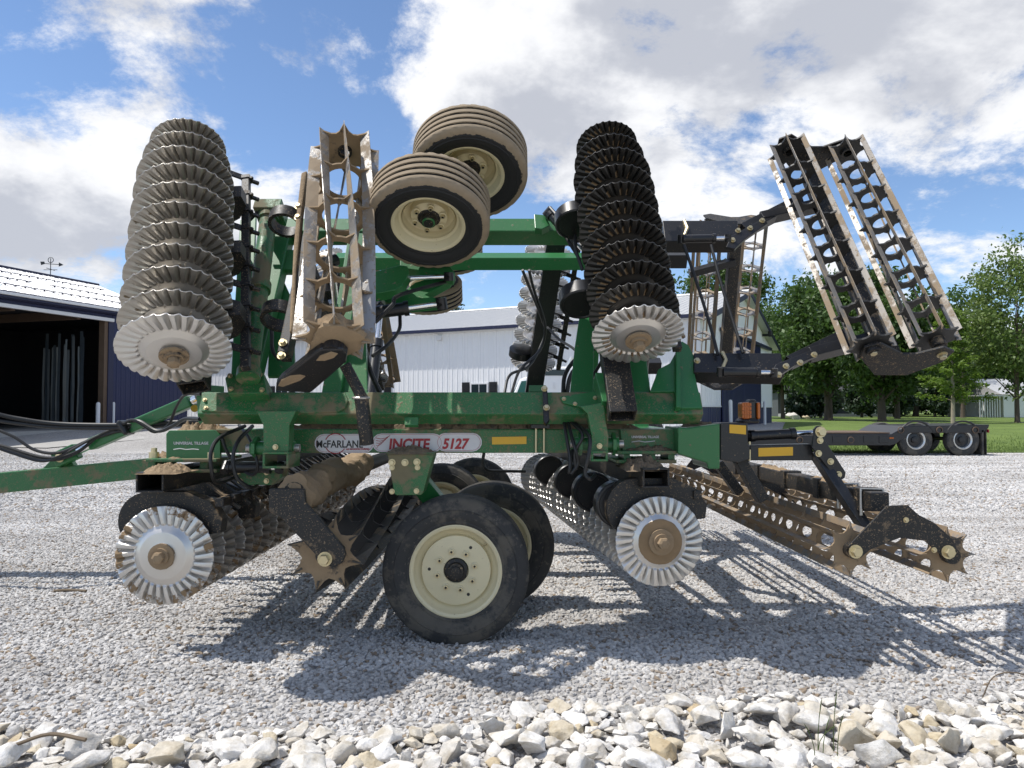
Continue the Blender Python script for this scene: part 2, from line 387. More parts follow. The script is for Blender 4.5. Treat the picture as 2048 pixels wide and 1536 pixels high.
    nt = m.node_tree; N = nt.nodes; L = nt.links; b = N['Principled BSDF']; b.inputs['Roughness'].default_value = 0.9
    geo = N.new('ShaderNodeNewGeometry')
    a1 = N.new('ShaderNodeTexNoise'); a1.inputs['Scale'].default_value = 0.5; a1.inputs['Detail'].default_value = 8; a1.inputs['Roughness'].default_value = 0.7
    L.new(geo.outputs['Position'], a1.inputs['Vector'])
    rp = N.new('ShaderNodeValToRGB'); L.new(a1.outputs['Fac'], rp.inputs[0]); e = rp.color_ramp.elements
    e[0].position = 0.3; e[0].color = (0.075, 0.125, 0.018, 1); e[1].position = 0.72; e[1].color = (0.17, 0.24, 0.045, 1)
    n2 = N.new('ShaderNodeTexNoise'); n2.inputs['Scale'].default_value = 14; n2.inputs['Detail'].default_value = 5; L.new(geo.outputs['Position'], n2.inputs['Vector'])
    bp = N.new('ShaderNodeBump'); bp.inputs['Strength'].default_value = 0.8; bp.inputs['Distance'].default_value = 0.12
    L.new(n2.outputs['Fac'], bp.inputs['Height']); L.new(bp.outputs[0], b.inputs['Normal']); L.new(rp.outputs[0], b.inputs['Base Color'])
    # limestone rock, colour per object
    m = bpy.data.materials.new('limestone'); m.use_nodes = True; MATS['limestone'] = m
    nt = m.node_tree; N = nt.nodes; L = nt.links; b = N['Principled BSDF']; b.inputs['Roughness'].default_value = 0.9
    oi = N.new('ShaderNodeObjectInfo'); at = N.new('ShaderNodeAttribute'); at.attribute_name = 'rnd'
    sm = N.new('ShaderNodeMath'); sm.operation = 'ADD'; L.new(oi.outputs['Random'], sm.inputs[0]); L.new(at.outputs['Fac'], sm.inputs[1])
    fr = N.new('ShaderNodeMath'); fr.operation = 'FRACT'; L.new(sm.outputs[0], fr.inputs[0])
    rp = N.new('ShaderNodeValToRGB'); L.new(fr.outputs[0], rp.inputs[0]); e = rp.color_ramp.elements
    e[0].color = (0.46, 0.36, 0.22, 1); e[1].color = (0.70, 0.69, 0.67, 1)
    for p, c in ((0.04, (0.53, 0.46, 0.33, 1)), (0.12, (0.57, 0.52, 0.43, 1)), (0.30, (0.58, 0.57, 0.555, 1)), (0.55, (0.66, 0.64, 0.60, 1)), (0.75, (0.68, 0.67, 0.65, 1))):
        x = e.new(p); x.color = c
    geo = N.new('ShaderNodeNewGeometry')
    n = N.new('ShaderNodeTexNoise'); n.inputs['Scale'].default_value = 11; n.inputs['Detail'].default_value = 9; n.inputs['Roughness'].default_value = 0.7
    L.new(geo.outputs['Position'], n.inputs['Vector'])
    r2 = N.new('ShaderNodeValToRGB'); L.new(n.outputs['Fac'], r2.inputs[0]); e = r2.color_ramp.elements
    e[0].position = 0.33; e[0].color = (0.68, 0.62, 0.52, 1); e[1].position = 0.55; e[1].color = (1.04, 1.03, 1.02, 1)
    mu = N.new('ShaderNodeMix'); mu.data_type = 'RGBA'; mu.blend_type = 'MULTIPLY'; mu.inputs[0].default_value = 1
    L.new(rp.outputs[0], mu.inputs[6]); L.new(r2.outputs[0], mu.inputs[7]); L.new(mu.outputs[2], b.inputs['Base Color'])
    n3 = N.new('ShaderNodeTexNoise'); n3.inputs['Scale'].default_value = 38; n3.inputs['Detail'].default_value = 8; n3.inputs['Roughness'].default_value = 0.65
    L.new(geo.outputs['Position'], n3.inputs['Vector'])
    bp = N.new('ShaderNodeBump'); bp.inputs['Strength'].default_value = 0.75; bp.inputs['Distance'].default_value = 0.012
    L.new(n3.outputs['Fac'], bp.inputs['Height']); L.new(bp.outputs[0], b.inputs['Normal'])
ground_mats()
ys = [-30, 0, 10, 20, 24, 26, 28, 30, 32, 34, 36, 45, 60, 120, 400, 1600]
tag(sheet('ground', [(y, -1200, 1200) for y in ys], 'gravel', 0.0, 24), kind='structure')
def lawn_x0(y):
    pts = [(24.4, 9.5), (32, 11.5), (50, 18.2), (70, 14), (1500, 14)]
    for (a, x0), (b, x1) in zip(pts, pts[1:]):
        if a <= y <= b: return x0 + (x1 - x0) * (y - a) / (b - a)
    return 14
tag(sheet('lawn', [(y, lawn_x0(y), 400) for y in (24.4, 26, 28, 30, 32, 34, 36, 45, 50, 60, 70, 120, 400)], 'lawn', 0.02, 24), kind='structure')
tag(sheet('field', [(y, -900, 14) for y in (75, 120, 400)], 'lawn', 0.015, 24), kind='structure')
tag(sheet('driveway', [(y, 31.5, 150) for y in (45.5, 46.5, 47.5)], 'concrete', 0.045, 8), kind='structure')
m = MB(); m.add([(-19.2, 34, .47), (-21.6, 27, .12), (-16.2, 26.2, .08), (-11.5, 35, .53), (-12.4, 41, .57), (-17, 40, .57)], [(0, 1, 2, 3, 4, 5)])
tag(m.build('concrete_apron', 'concrete'), kind='structure')

def gravel_nodes(name, poly, density, k_, label):
    me = bpy.data.meshes.new('gravel_bed')
    me.from_pydata([(x, y, .002) for x, y in poly], [], [tuple(range(len(poly)))]); me.update()
    o = link(name, me); tag(o, label, 'gravel', kind='stuff')
    g = bpy.data.node_groups.new('gravel', 'GeometryNodeTree')
    g.interface.new_socket('Geometry', in_out='INPUT', socket_type='NodeSocketGeometry')
    g.interface.new_socket('Geometry', in_out='OUTPUT', socket_type='NodeSocketGeometry')
    N = g.nodes; L = g.links
    gi = N.new('NodeGroupInput'); go = N.new('NodeGroupOutput')
    di = N.new('GeometryNodeDistributePointsOnFaces'); di.inputs['Density'].default_value = density; di.inputs['Seed'].default_value = 3
    L.new(gi.outputs[0], di.inputs['Mesh'])
    join = N.new('GeometryNodeJoinGeometry')
    for k in range(4):
        ic = N.new('GeometryNodeMeshIcoSphere'); ic.inputs['Radius'].default_value = 1.0; ic.inputs['Subdivisions'].default_value = 2
        sp = N.new('GeometryNodeSetPosition'); L.new(ic.outputs[0], sp.inputs[0])
        tn = N.new('ShaderNodeTexNoise'); tn.noise_dimensions = '4D'; tn.inputs['W'].default_value = k * 3.7; tn.inputs['Scale'].default_value = 0.75
        tn.inputs['Detail'].default_value = 2
        sub = N.new('ShaderNodeVectorMath'); sub.operation = 'SUBTRACT'; L.new(tn.outputs['Color'], sub.inputs[0]); sub.inputs[1].default_value = (.5, .5, .5)
        sc = N.new('ShaderNodeVectorMath'); sc.operation = 'MULTIPLY'; L.new(sub.outputs[0], sc.inputs[0]); sc.inputs[1].default_value = (1.9, 1.9, 1.9)
        L.new(sc.outputs[0], sp.inputs['Offset'])
        sm = N.new('GeometryNodeSetMaterial'); sm.inputs['Material'].default_value = MATS['pebble']; L.new(sp.outputs[0], sm.inputs[0])
        gt = N.new('GeometryNodeGeometryToInstance'); L.new(sm.outputs[0], gt.inputs[0]); L.new(gt.outputs[0], join.inputs[0])
    ip = N.new('GeometryNodeInstanceOnPoints'); L.new(di.outputs['Points'], ip.inputs['Points']); L.new(join.outputs[0], ip.inputs['Instance'])
    ip.inputs['Pick Instance'].default_value = True
    def rv(dt, lo, hi, seed):
        r = N.new('FunctionNodeRandomValue'); r.data_type = dt
        i = {'FLOAT_VECTOR': 0, 'FLOAT': 2, 'INT': 4}[dt]
        r.inputs[i].default_value = lo; r.inputs[i + 1].default_value = hi; r.inputs['Seed'].default_value = seed
        return r.outputs[{'FLOAT_VECTOR': 0, 'FLOAT': 1, 'INT': 2}[dt]]
    L.new(rv('INT', 0, 3, 5), ip.inputs['Instance Index'])
    L.new(rv('FLOAT_VECTOR', (-0.5, -0.5, 0), (0.5, 0.5, 6.28), 9), ip.inputs['Rotation'])
    L.new(rv('FLOAT_VECTOR', tuple(k_ * q for q in (0.012, 0.009, 0.007)), tuple(k_ * q for q in (0.025, 0.019, 0.0145)), 4), ip.inputs['Scale'])
    st = N.new('GeometryNodeStoreNamedAttribute'); st.data_type = 'FLOAT'; st.domain = 'INSTANCE'; st.inputs['Name'].default_value = 'rnd'
    L.new(rv('FLOAT', 0.0, 1.0, 8), st.inputs['Value']); L.new(ip.outputs[0], st.inputs['Geometry']); L.new(st.outputs[0], go.inputs[0])
    md = o.modifiers.new('gravel', 'NODES'); md.node_group = g
gravel_nodes('gravel', [(-3.9, 2.3), (3.9, 2.3), (9.4, 10.5), (-9.4, 10.5)], 1650, .9, 'loose grey crushed limestone gravel spread around the implement')
gravel_nodes('gravel', [(-9.4, 10.5), (9.4, 10.5), (18.5, 24.2), (-18.5, 24.2)], 420, 1.45, 'loose grey gravel reaching from the implement back to the trailer')

# ------------------------------------------------------------------ riprap border
def rock_mesh(seed, sub=1):
    r = random.Random(seed); bm = bmesh.new()
    ax = (1.0, r.uniform(.6, .95), r.uniform(.36, .60))
    for i in range(r.randint(10, 15)):
        v = Vector((r.gauss(0, 1), r.gauss(0, 1), r.gauss(0, 1))).normalized() * r.uniform(.82, 1.08)
        bm.verts.new((v.x * ax[0], v.y * ax[1], v.z * ax[2]))
    h = bmesh.ops.convex_hull(bm, input=bm.verts)
    bmesh.ops.delete(bm, geom=[g for g in h['geom_interior'] if isinstance(g, bmesh.types.BMVert)], context='VERTS')
    bmesh.ops.bevel(bm, geom=list(bm.edges), offset=.045, segments=1, affect='EDGES', clamp_overlap=True)
    for lim in ((.5, .3, .2) if sub else (.6,)):
        bmesh.ops.triangulate(bm, faces=bm.faces); bmesh.ops.subdivide_edges(bm, edges=[e for e in bm.edges if e.calc_length() > lim], cuts=1)
    bmesh.ops.triangulate(bm, faces=bm.faces)
    for v in bm.verts:
        n = noise.noise_vector(v.co * 2.3 + Vector((seed * 7.1, 0, 0))); v.co += n * .07 + noise.noise_vector(v.co * 7 + Vector((0, seed * 3.1, 0))) * .028
    bmesh.ops.recalc_face_normals(bm, faces=bm.faces)
    me = bpy.data.meshes.new('stone'); bm.to_mesh(me); bm.free(); me.materials.append(MATS['limestone'])
    me.polygons.foreach_set('use_smooth', [True] * len(me.polygons)); me.set_sharp_from_angle(angle=R(30)); return me
ROCKS = [rock_mesh(i) for i in range(22)]; ROCKS_LO = [rock_mesh(i, 0) for i in range(12)]
def riprap():
    def edge(x): return 3.44 + .12 * x + .10 * math.sin(x * 2.1) + .06 * math.sin(x * 5.3 + 1)
    bed = MB()
    n = 40
    for i in range(n + 1):
        x = -4 + 8 * i / n; bed.v += [(x, 1.2, -.03), (x, edge(x) - .15, -.01 + .02), (x, edge(x) - .05, .004)]
    bed.f = [(i * 3 + k, (i + 1) * 3 + k, (i + 1) * 3 + k + 1, i * 3 + k + 1) for i in range(n) for k in range(2)]
    bed.m = [0] * len(bed.f); bed.mud = [0] * len(bed.v)
    root = bed.build('rock_bed', 'gravel'); tag(root, kind='structure')
    placed = []; r = random.Random(11); cells = {}
    def trial(n, lo, hi, k, zf):
        for _ in range(n):
            x = r.uniform(-3.7, 3.7); y = r.uniform(1.5, edge(x) + .04); s = lo + (hi - lo) * r.random() ** 1.6
            if y > edge(x) - .18: s *= r.uniform(.55, .9)
            ci, cj = int(x // .25), int(y // .25)
            if any((x - a) ** 2 + (y - b) ** 2 < ((s + c) * k) ** 2 for i in (-1, 0, 1) for j in (-1, 0, 1) for a, b, c in cells.get((ci + i, cj + j), ())): continue
            placed.append((x, y, s, s * zf)); cells.setdefault((ci, cj), []).append((x, y, s))
    trial(9000, .052, .108, .57, .45)
    trial(9000, .03, .05, .56, .78)
    trial(5000, .022, .038, .66, .9)
    def vis(t):
        x, y, s, z = t
        inv = abs(x) < y * .70 + .1 and y > 2.85
        return (1 if inv else .05) * s / y
    placed.sort(key=vis, reverse=True)
    small = MB(); smr = []
    for i, (x, y, s, z) in enumerate(placed):
        me = ROCKS[r.randrange(len(ROCKS))] if i < 300 else ROCKS_LO[r.randrange(len(ROCKS_LO))]
        M = Matrix.Translation((x, y, z + .02 * (1.0 if s > .085 else 0))) @ Matrix.Rotation(r.uniform(0, 6.28), 4, 'Z') @ Matrix.Rotation(r.gauss(0, .2), 4, 'X') @ Matrix.Rotation(r.gauss(0, .2), 4, 'Y') @ Matrix.Scale(s * 1.1, 4)
        if i < 300: link('stone', me, root, M)
        else:
            small.add([M @ v.co for v in me.vertices], [tuple(p.vertices) for p in me.polygons]); smr += [r.random()] * len(me.vertices)
    me = small.mesh('stone_fill', 'limestone'); a = me.attributes.new('rnd', 'FLOAT', 'POINT')
    if len(me.vertices) == len(smr): a.data.foreach_set('value', smr)
    tag(link('stone_fill', me, root), kind='stuff')
riprap()
# loose stones, sticks and a weed among the rocks
def weed_plant():
    base = P(1645, 1560, 3.05); base.z = .05
    root = empty('weed', base, 'thin green grass weed growing between the pale rocks', 'weed')
    for k in range(6):
        r = random.Random(k); m = MB(); h = r.uniform(.10, .25); dx, dy = r.gauss(0, .05), r.gauss(0, .04); p0 = base + Vector((r.gauss(0, .035), r.gauss(0, .03), 0))
        pts = [p0 + Vector((dx * t * t, dy * t * t, h * t)) for t in (0, .3, .6, .85, 1)]
        m.tube(pts, [.002, .0018, .0015, .0026, .0006], 5); m.build('blade', 'weed', root)
weed_plant()
def stick(pts, r, label):
    m = MB(); m.tube(catmull(pts, 4), r, 6); tag(m.build('stick', 'stick', smooth=True), label, 'stick')
b0 = GP(30, 1490, .10); stick([b0, b0 + Vector((.12, .03, .03)), b0 + Vector((.28, .0, .02))], .008, 'dark broken stick lying on pale rocks beside tan stones')
b0 = GP(108, 1182, .015); stick([b0, b0 + Vector((.1, .01, .005)), b0 + Vector((.25, .0, .0))], .012, 'short brown twig lying alone on open gravel')
b0 = GP(1965, 1395, .12); stick([b0, b0 + Vector((.04, -.02, .10)), b0 + Vector((.16, 0, .11)), b0 + Vector((.34, .02, .05))], .003, 'thin curved rusty wire-like twig arching over the rocks')

# ------------------------------------------------------------------ buildings
def panel_mesh(w, h0, h1, mat, ribs=3, depth=.022, th=.0):
    """ribbed sheet: x along, z up (top runs h0..h1), ribs toward +y"""
    xs = []
    for i in range(ribs):
        c = w * (i + .5) / ribs; xs += [(c - .035, 0), (c - .02, depth), (c + .02, depth), (c + .035, 0)]
    for i in range(ribs - 1):
        c = w * (i + 1) / ribs; xs += [(c - .015, 0), (c - .008, depth * .3), (c + .008, depth * .3), (c + .015, 0)]
    xs = [(0.002, 0)] + sorted(xs) + [(w - .002, 0)]
    m = MB(); n = len(xs)
    m.v = [(x, y, 0) for x, y in xs] + [(x, y, h0 + (h1 - h0) * x / w) for x, y in xs]
    m.f = [(i, i + 1, n + i + 1, n + i) for i in range(n - 1)]; m.m = [0] * len(m.f); m.mud = [0] * len(m.v)
    me = bpy.data.meshes.new('panel'); me.from_pydata(m.v, [], m.f); me.materials.append(MATS[mat]); me.update(); return me
def wallframe(A, B, z0, flip=False):
    A, B = Vector((*A, z0)), Vector((*B, z0)); d = (B - A).normalized(); n = Vector((d.y, -d.x, 0))
    if flip: n = -n
    return frame(A, d, n, Vector((0, 0, 1))), (B - A).length
PW = .9144
def wall_run(root, M, x0, x1, z0, ztop, mat, y=0.0, name='wall_panel'):
    n = max(1, round((x1 - x0) / PW)); w = (x1 - x0) / n; cache = {}
    for i in range(n):
        a = x0 + i * w; h0, h1 = ztop(a) - z0, ztop(a + w) - z0; key = (round(h0, 3), round(h1, 3))
        if key not in cache: cache[key] = panel_mesh(w, h0, h1, mat)
        link(name, cache[key], root, M @ Matrix.Translation((a, y, z0)))
def obox(root, M, name, x0, x1, y0, y1, z0, z1, mat, bev=0.0):
    m = MB(); m.box(((x0 + x1) / 2, (y0 + y1) / 2, (z0 + z1) / 2), (x1 - x0, y1 - y0, z1 - z0)); return m.build(name, mat, root, M, bev=bev)
def white_barn():
    C1 = Vector((8.15, 32.5)); C2 = Vector((16.95, 49.0)); gl = (C2 - C1).length; gd = (C2 - C1) / gl; ld = Vector((-gd.y, gd.x))
    L = 46.0; EZ, RZ = 5.4, 7.68
    root = empty('metal_barn', (*C1, 0.2), 'long white metal barn with grey roof, navy wainscot and navy sliding door', 'barn')
    # long side facing the yard: from C1 to C1+ld*L ; outward normal = -gd
    A = C1 + ld * L
    M, ln = wallframe(A, C1, 0.0)
    wall_run(root, M, 0, ln, 0.0, lambda x: EZ, 'white_metal')
    core = MB(); core.ext([(*C1, .02), (*C2, .02), (*(C2 + ld * L), .02), (*A, .02)], (0, 0, EZ - .05)); core.m = [0] * len(core.f)
    for k in range(len(core.v)):
        c = Vector(core.v[k][:2]); ctr = (C1 + C2 + A + C2 + ld * L) / 4; q = c + (ctr - c).normalized() * .15; core.v[k] = (q.x, q.y, core.v[k][2])
    core.build('inner_shell', 'dark_inside', root)
    obox(root, M, 'corner_trim', ln - .16, ln + .035, -.03, .05, 0, EZ, 'trim_white')
    obox(root, M, 'fascia', -.3, ln + .35, .30, .47, EZ - .02, EZ + .13, 'navy_trim')
    obox(root, M, 'soffit', -.3, ln + .3, .026, .30, EZ - .06, EZ - .01, 'trim_white')
    # windows with shutters
    for d in (11.07, 17.6, 24.5, 31):
        x = ln - d
        fr = obox(root, M, 'window', x - .52, x + .52, .03, .09, 1.45, 2.75, 'trim_white', .01)
        obox(fr, M, 'pane', x - .44, x - .02, .085, .10, 1.53, 2.67, 'window_glass'); obox(fr, M, 'pane', x + .02, x + .44, .085, .10, 1.53, 2.67, 'window_glass')
        for sx in (-.80, .80):
            sh = obox(root, M, 'shutter', x + sx - .22, x + sx + .22, .03, .075, 1.42, 2.78, 'decal_black', .006)
            for k in range(9): obox(sh, M, 'slat', x + sx - .16, x + sx + .16, .074, .088, 1.52 + k * .135, 1.60 + k * .135, 'decal_black')
    lamp = obox(root, M, 'wall_lamp', ln - 13.6, ln - 13.3, .03, .2, 5.0, 5.22, 'trim_white', .02)
    obox(lamp, M, 'lens', ln - 13.57, ln - 13.33, .05, .18, 4.98, 4.999, 'decal_white')
    obox(root, M, 'downspout', ln - .45, ln - .33, .03, .14, .2, EZ - .06, 'trim_white', .02)
    # gable facing the trees
    M, ln = wallframe(C1, C2, 0.0)
    def top(x): return EZ + (RZ - EZ) * (1 - abs(x - gl / 2) / (gl / 2)) - .02
    d0, d1 = 4.05, 14.2
    WZ = 1.55
    for (a, b) in ((0, d0), (d1, gl)):
        wall_run(root, M, a, b, .0, lambda x: WZ, 'navy_metal', name='wainscot_panel'); wall_run(root, M, a, b, WZ, top, 'white_metal')
        obox(root, M, 'wainscot_cap', a, b, .01, .05, WZ - .03, WZ + .03, 'trim_white')
    wall_run(root, M, d0, gl / 2, 5.2, top, 'white_metal'); wall_run(root, M, gl / 2, d1, 5.2, top, 'white_metal')
    for (a, b) in ((d0 - .1, (d0 + d1) / 2 - .02), ((d0 + d1) / 2 + .02, d1 + .1)):
        dr = obox(root, M, 'sliding_door', a, b, .05, .11, .42, 5.15, 'navy_metal', .01)
        n = int((b - a) / .3)
        for k in range(n): obox(dr, M, 'rib', a + .12 + k * .3, a + .17 + k * .3, .109, .132, .45, 5.12, 'navy_metal')
    obox(root, M, 'door_track', d0 - .3, gl - 1.0, .04, .24, 5.16, 5.34, 'navy_trim', .02)
    obox(root, M, 'corner_trim', -.035, .16, -.03, .05, WZ, EZ, 'trim_white'); obox(root, M, 'corner_trim', gl - .16, gl + .04, -.03, .05, WZ, EZ, 'trim_white')
    hl = obox(root, M, 'gable_lamp', gl * .82, gl * .82 + .12, .03, .4, 5.9, 6.05, 'decal_black', .02); obox(hl, M, 'lamp_head', gl * .82 - .12, gl * .82 + .2, .38, .62, 5.86, 6.2, 'decal_black', .05)
    # roof sheets
    half = gl / 2; sl = math.hypot(half + .47, (RZ - EZ) * (half + .47) / half); up = Vector((*gd, 0)) * (half) + Vector((0, 0, RZ - EZ)); up.normalize()
    base = Vector((*C1, EZ + .14)) - Vector((*gd, 0)) * .47 - Vector((0, 0, (RZ - EZ) * .47 / half)); ld3 = Vector((*ld, 0))
    nn = up.cross(ld3)
    if nn.z < 0: nn = -nn
    n = int((L + .9) / PW); me = panel_mesh(PW, sl, sl, 'grey_roof')
    for i in range(n): link('roof_panel', me, root, frame(base - ld3 * .45 + ld3 * PW * i, ld3, nn, up))
    up2 = Vector((*-gd, 0)) * half + Vector((0, 0, RZ - EZ)); up2.normalize(); base2 = Vector((*C2, EZ + .14)) + Vector((*gd, 0)) * .47 - Vector((0, 0, (RZ - EZ) * .47 / half))
    mb = MB(); a = base2 - ld3 * .45; b = a + ld3 * (L + .9); mb.ext([a, b, b + up2 * sl, a + up2 * sl], (0, 0, -.03)); mb.build('roof_sheet', 'grey_roof', root)
    for (bb, uu, s) in ((base, up, 1), (base2, up2, -1)):
        mb = MB(); a = bb - ld3 * .47; mb.ext([a, a + uu * sl, a + uu * sl + Vector((0, 0, -.26)), a + Vector((0, 0, -.26))], -ld3 * .04); mb.build('rake_trim', 'navy_trim', root)
        mb = MB(); a = bb - ld3 * .46 + Vector((0, 0, -.12)); mb.ext([a, a + uu * sl, a + uu * sl + ld3 * .44, a + ld3 * .44], (0, 0, -.02)); mb.build('rake_soffit', 'trim_white', root)
    mb = MB(); a = base + up * sl - ld3 * .46; mb.tube([a + Vector((0, 0, .03)), a + ld3 * (L + .9) + Vector((0, 0, .03))], .09, 8); mb.build('ridge_cap', 'grey_roof', root, smooth=True)
    # bollards by the door
    for k, (u, v0, Y) in enumerate(((1461, 801, 35.0), (1529, 808, 42.5))):
        x = (u - CX) / F * Y; m = MB(); m.lathe([(.085, zt(Y) - .1), (.085, zt(Y) + 1.25), (.06, zt(Y) + 1.31), (.0, zt(Y) + 1.33)], 14, Matrix.Translation((x, Y, 0)))
        tag(m.build('bollard', 'trim_white', smooth=True), ['white bollard beside the left edge of the navy sliding door', 'white bollard by the outer corner of the barn gable'][k], 'bollard', 'white bollards by the barn door')
white_barn()

def blue_shed():
    A = Vector((-27.2, 9.2)); B = Vector((-17.3, 40.0)); d = (B - A).normalized(); n = Vector((d.y, -d.x)); back = -n
    EZ, RZ, half = 6.0, 8.15, 5.84
    root = empty('machine_shed', (*B, .5), 'navy blue machine shed with white metal roof and a wide open doorway', 'shed')
    M, ln = wallframe(A, B, 0.0)
    dj = (Vector((-18.92, 34.86)) - A).length; dl = dj - 15.0; DZ = 5.55
    wall_run(root, M, 0, dl, 0, lambda x: EZ, 'navy_metal'); wall_run(root, M, dj + .25, ln, 0, lambda x: EZ, 'navy_metal')
    obox(root, M, 'header', dl, dj + .25, -.15, .03, DZ + .08, EZ, 'navy_metal')
    obox(root, M, 'door_track', dl - 6, dj + .3, .03, .22, DZ - .04, DZ + .12, 'trim_white', .02)
    obox(root, M, 'door_post', dj - .08, dj + .12, -.3, .02, 0.2, DZ, 'wood'); obox(root, M, 'jamb_trim', dj + .12, dj + .42, -.02, .07, .3, EZ - .3, 'navy_trim')
    obox(root, M, 'fascia', -.4, ln + .4, .30, .46, EZ - .12, EZ + .12, 'navy_trim'); obox(root, M, 'gutter', -.4, ln + .4, .46, .58, EZ - .03, EZ + .09, 'trim_white', .03)
    obox(root, M, 'soffit', -.4, ln + .4, .03, .3, EZ - .16, EZ - .10, 'navy_trim')
    W = 2 * half
    # inside: floor, back wall, end walls, ceiling
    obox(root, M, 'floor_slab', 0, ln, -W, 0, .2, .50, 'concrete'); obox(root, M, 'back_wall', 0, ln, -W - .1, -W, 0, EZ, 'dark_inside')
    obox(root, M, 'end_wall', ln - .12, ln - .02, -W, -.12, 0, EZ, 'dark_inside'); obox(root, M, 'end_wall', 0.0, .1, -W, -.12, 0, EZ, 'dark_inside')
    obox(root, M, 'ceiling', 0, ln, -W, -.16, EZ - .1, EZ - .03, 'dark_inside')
    for k in range(5): obox(root, M, 'truss', dj - 14 + k * 3.2, dj - 13.8 + k * 3.2, -W + .1, -.4, EZ - .5, EZ - .12, 'wood')
    wn = obox(root, M, 'window', dj - 4.6, dj - 3.4, -W, -W + .06, 1.6, 2.7, 'trim_white'); obox(wn, M, 'pane', dj - 4.5, dj - 3.5, -W + .05, -W + .09, 1.7, 2.6, 'plastic_sheet')
    # gable end toward the barn
    Bk = B + back * W; Mg, gl = wallframe(B, Bk, 0.0, True)
    wall_run(root, Mg, 0, gl / 2, 0, lambda x: EZ + (RZ - EZ) * (1 - abs(x - gl / 2) / (gl / 2)) - .02, 'navy_metal'); wall_run(root, Mg, gl / 2, gl, 0, lambda x: EZ + (RZ - EZ) * (1 - abs(x - gl / 2) / (gl / 2)) - .02, 'navy_metal')
    # roof
    b3, d3 = Vector((*back, 0)), Vector((*d, 0)); up = (b3 * half + Vector((0, 0, RZ - EZ))).normalized(); sl = math.hypot(half + .46, (RZ - EZ) * (half + .46) / half)
    base = Vector((*A, EZ + .13)) - b3 * .46 - Vector((0, 0, (RZ - EZ) * .46 / half)); nn = up.cross(d3); nn = nn if nn.z > 0 else -nn
    cnt = int((ln + .4) / PW); me = panel_mesh(PW, sl, sl, 'white_roof')
    for i in range(cnt): link('roof_panel', me, root, frame(base + d3 * (PW * i), d3, nn, up))
    endx = PW * cnt
    up2 = (-b3 * half + Vector((0, 0, RZ - EZ))).normalized(); base2 = Vector((*(A + back * (W + .46)), EZ + .13 - (RZ - EZ) * .46 / half))
    mb = MB(); mb.ext([base2, base2 + d3 * endx, base2 + d3 * endx + up2 * sl, base2 + up2 * sl], (0, 0, -.03)); mb.build('roof_sheet', 'white_roof', root)
    mb = MB(); a = base + up * sl; mb.tube([a + Vector((0, 0, .04)), a + d3 * endx + Vector((0, 0, .04))], .07, 8); mb.build('ridge_cap', 'navy_trim', root)
    mb = MB(); a = base + d3 * endx; mb.ext([a, a + up * sl, a + up * sl + Vector((0, 0, -.22)), a + Vector((0, 0, -.22))], d3 * .03); mb.build('rake_trim', 'navy_trim', root)
    # snow guards: broken rows of rails
    for row, (fr, segs) in enumerate(((.08, ((0, .52), (.55, .97))), (.32, ((.1, .60), (.63, .98))), (.55, ((.0, .42), (.45, .80), (.83, .98))), (.78, ((.1, .58), (.61, .97))))):
        for (a, b) in segs:
            p = base + up * (sl * fr) + nn * .07; g = MB()
            q0, q1 = p + d3 * (endx * a), p + d3 * (endx * b); g.cyl(q0, q1, .022, 6)
            k = int((q1 - q0).length / .45)
            for i in range(k):
                c = q0 + (q1 - q0) * ((i + .5) / k); g.box((0, 0, 0), (.05, .05, .09), frame(c - nn * .03, d3, up, nn))
            g.build('snow_guard', 'navy_trim', root)
    # weather vane on the ridge
    top = base + up * sl + d3 * (endx - 3.0)
    v = empty('weather_vane', top, 'small dark weather vane standing on the white shed ridge', 'weather vane')
    g = MB(); g.cyl(top, top + Vector((0, 0, .95)), .02, 6); g.build('spindle', 'decal_black', v)
    g = MB(); g.bar(top + Vector((-.35, 0, .35)), top + Vector((.35, 0, .35)), .025, .025); g.bar(top + Vector((0, -.35, .38)), top + Vector((0, .35, .38)), .025, .025)
    g.build('compass_arms', 'decal_black', v)
    g = MB(); g.bar(top + Vector((-.42, 0, .68)), top + Vector((.5, 0, .62)), .03, .03); g.ext([top + Vector((.42, 0, .52)), top + Vector((.66, 0, .61)), top + Vector((.42, 0, .74))], (0, .02, 0))
    g.ext([top + Vector((-.5, 0, .60)), top + Vector((-.3, 0, .66)), top + Vector((-.34, 0, .78)), top + Vector((-.54, 0, .78))], (0, .02, 0)); g.build('arrow', 'decal_black', v)
    g = MB()
    g.tube([top + Vector((.14 * math.cos(t), 0, .86 + .14 * math.sin(t))) for t in np.linspace(0, 2 * math.pi, 13)], .018, 5); g.build('ring', 'decal_black', v)
    # bollards at the doorway
    for k, (u, Y) in enumerate(((190, 34.3), (220, 35.4))):
        x = (u - CX) / F * Y + .15; g = MB(); z = zt(Y); g.lathe([(.09, z - .1), (.09, z + 1.15), (.06, z + 1.21), (0, z + 1.23)], 14, Matrix.Translation((x, Y, 0)))
        tag(g.build('bollard', 'trim_white', smooth=True), ['white bollard standing just inside the open shed doorway edge', 'white bollard standing before the navy shed wall'][k], 'bollard', 'white bollards by the shed doorway')
    # lamps, curtain, forklift inside
    for k, (x, y, L, lab) in enumerate(((dj - 4.6, -3.2, 2.6, 'lit fluorescent strip lamp nearer the shed doorway'), (dj - 4.2, -7.2, 2.2, 'lit fluorescent strip lamp deeper inside the dark shed'))):
        lt = empty('strip_lamp', M @ Vector((x, y, EZ - .62)), lab, 'lamp', 'strip lamps in the shed')
        obox(lt, M, 'lamp_housing', x - L / 2, x + L / 2, y - .12, y + .12, EZ - .62, EZ - .5, 'trim_white'); obox(lt, M, 'tube', x - L / 2 + .05, x + L / 2 - .05, y - .07, y + .07, EZ - .66, EZ - .622, 'lamp_tube')
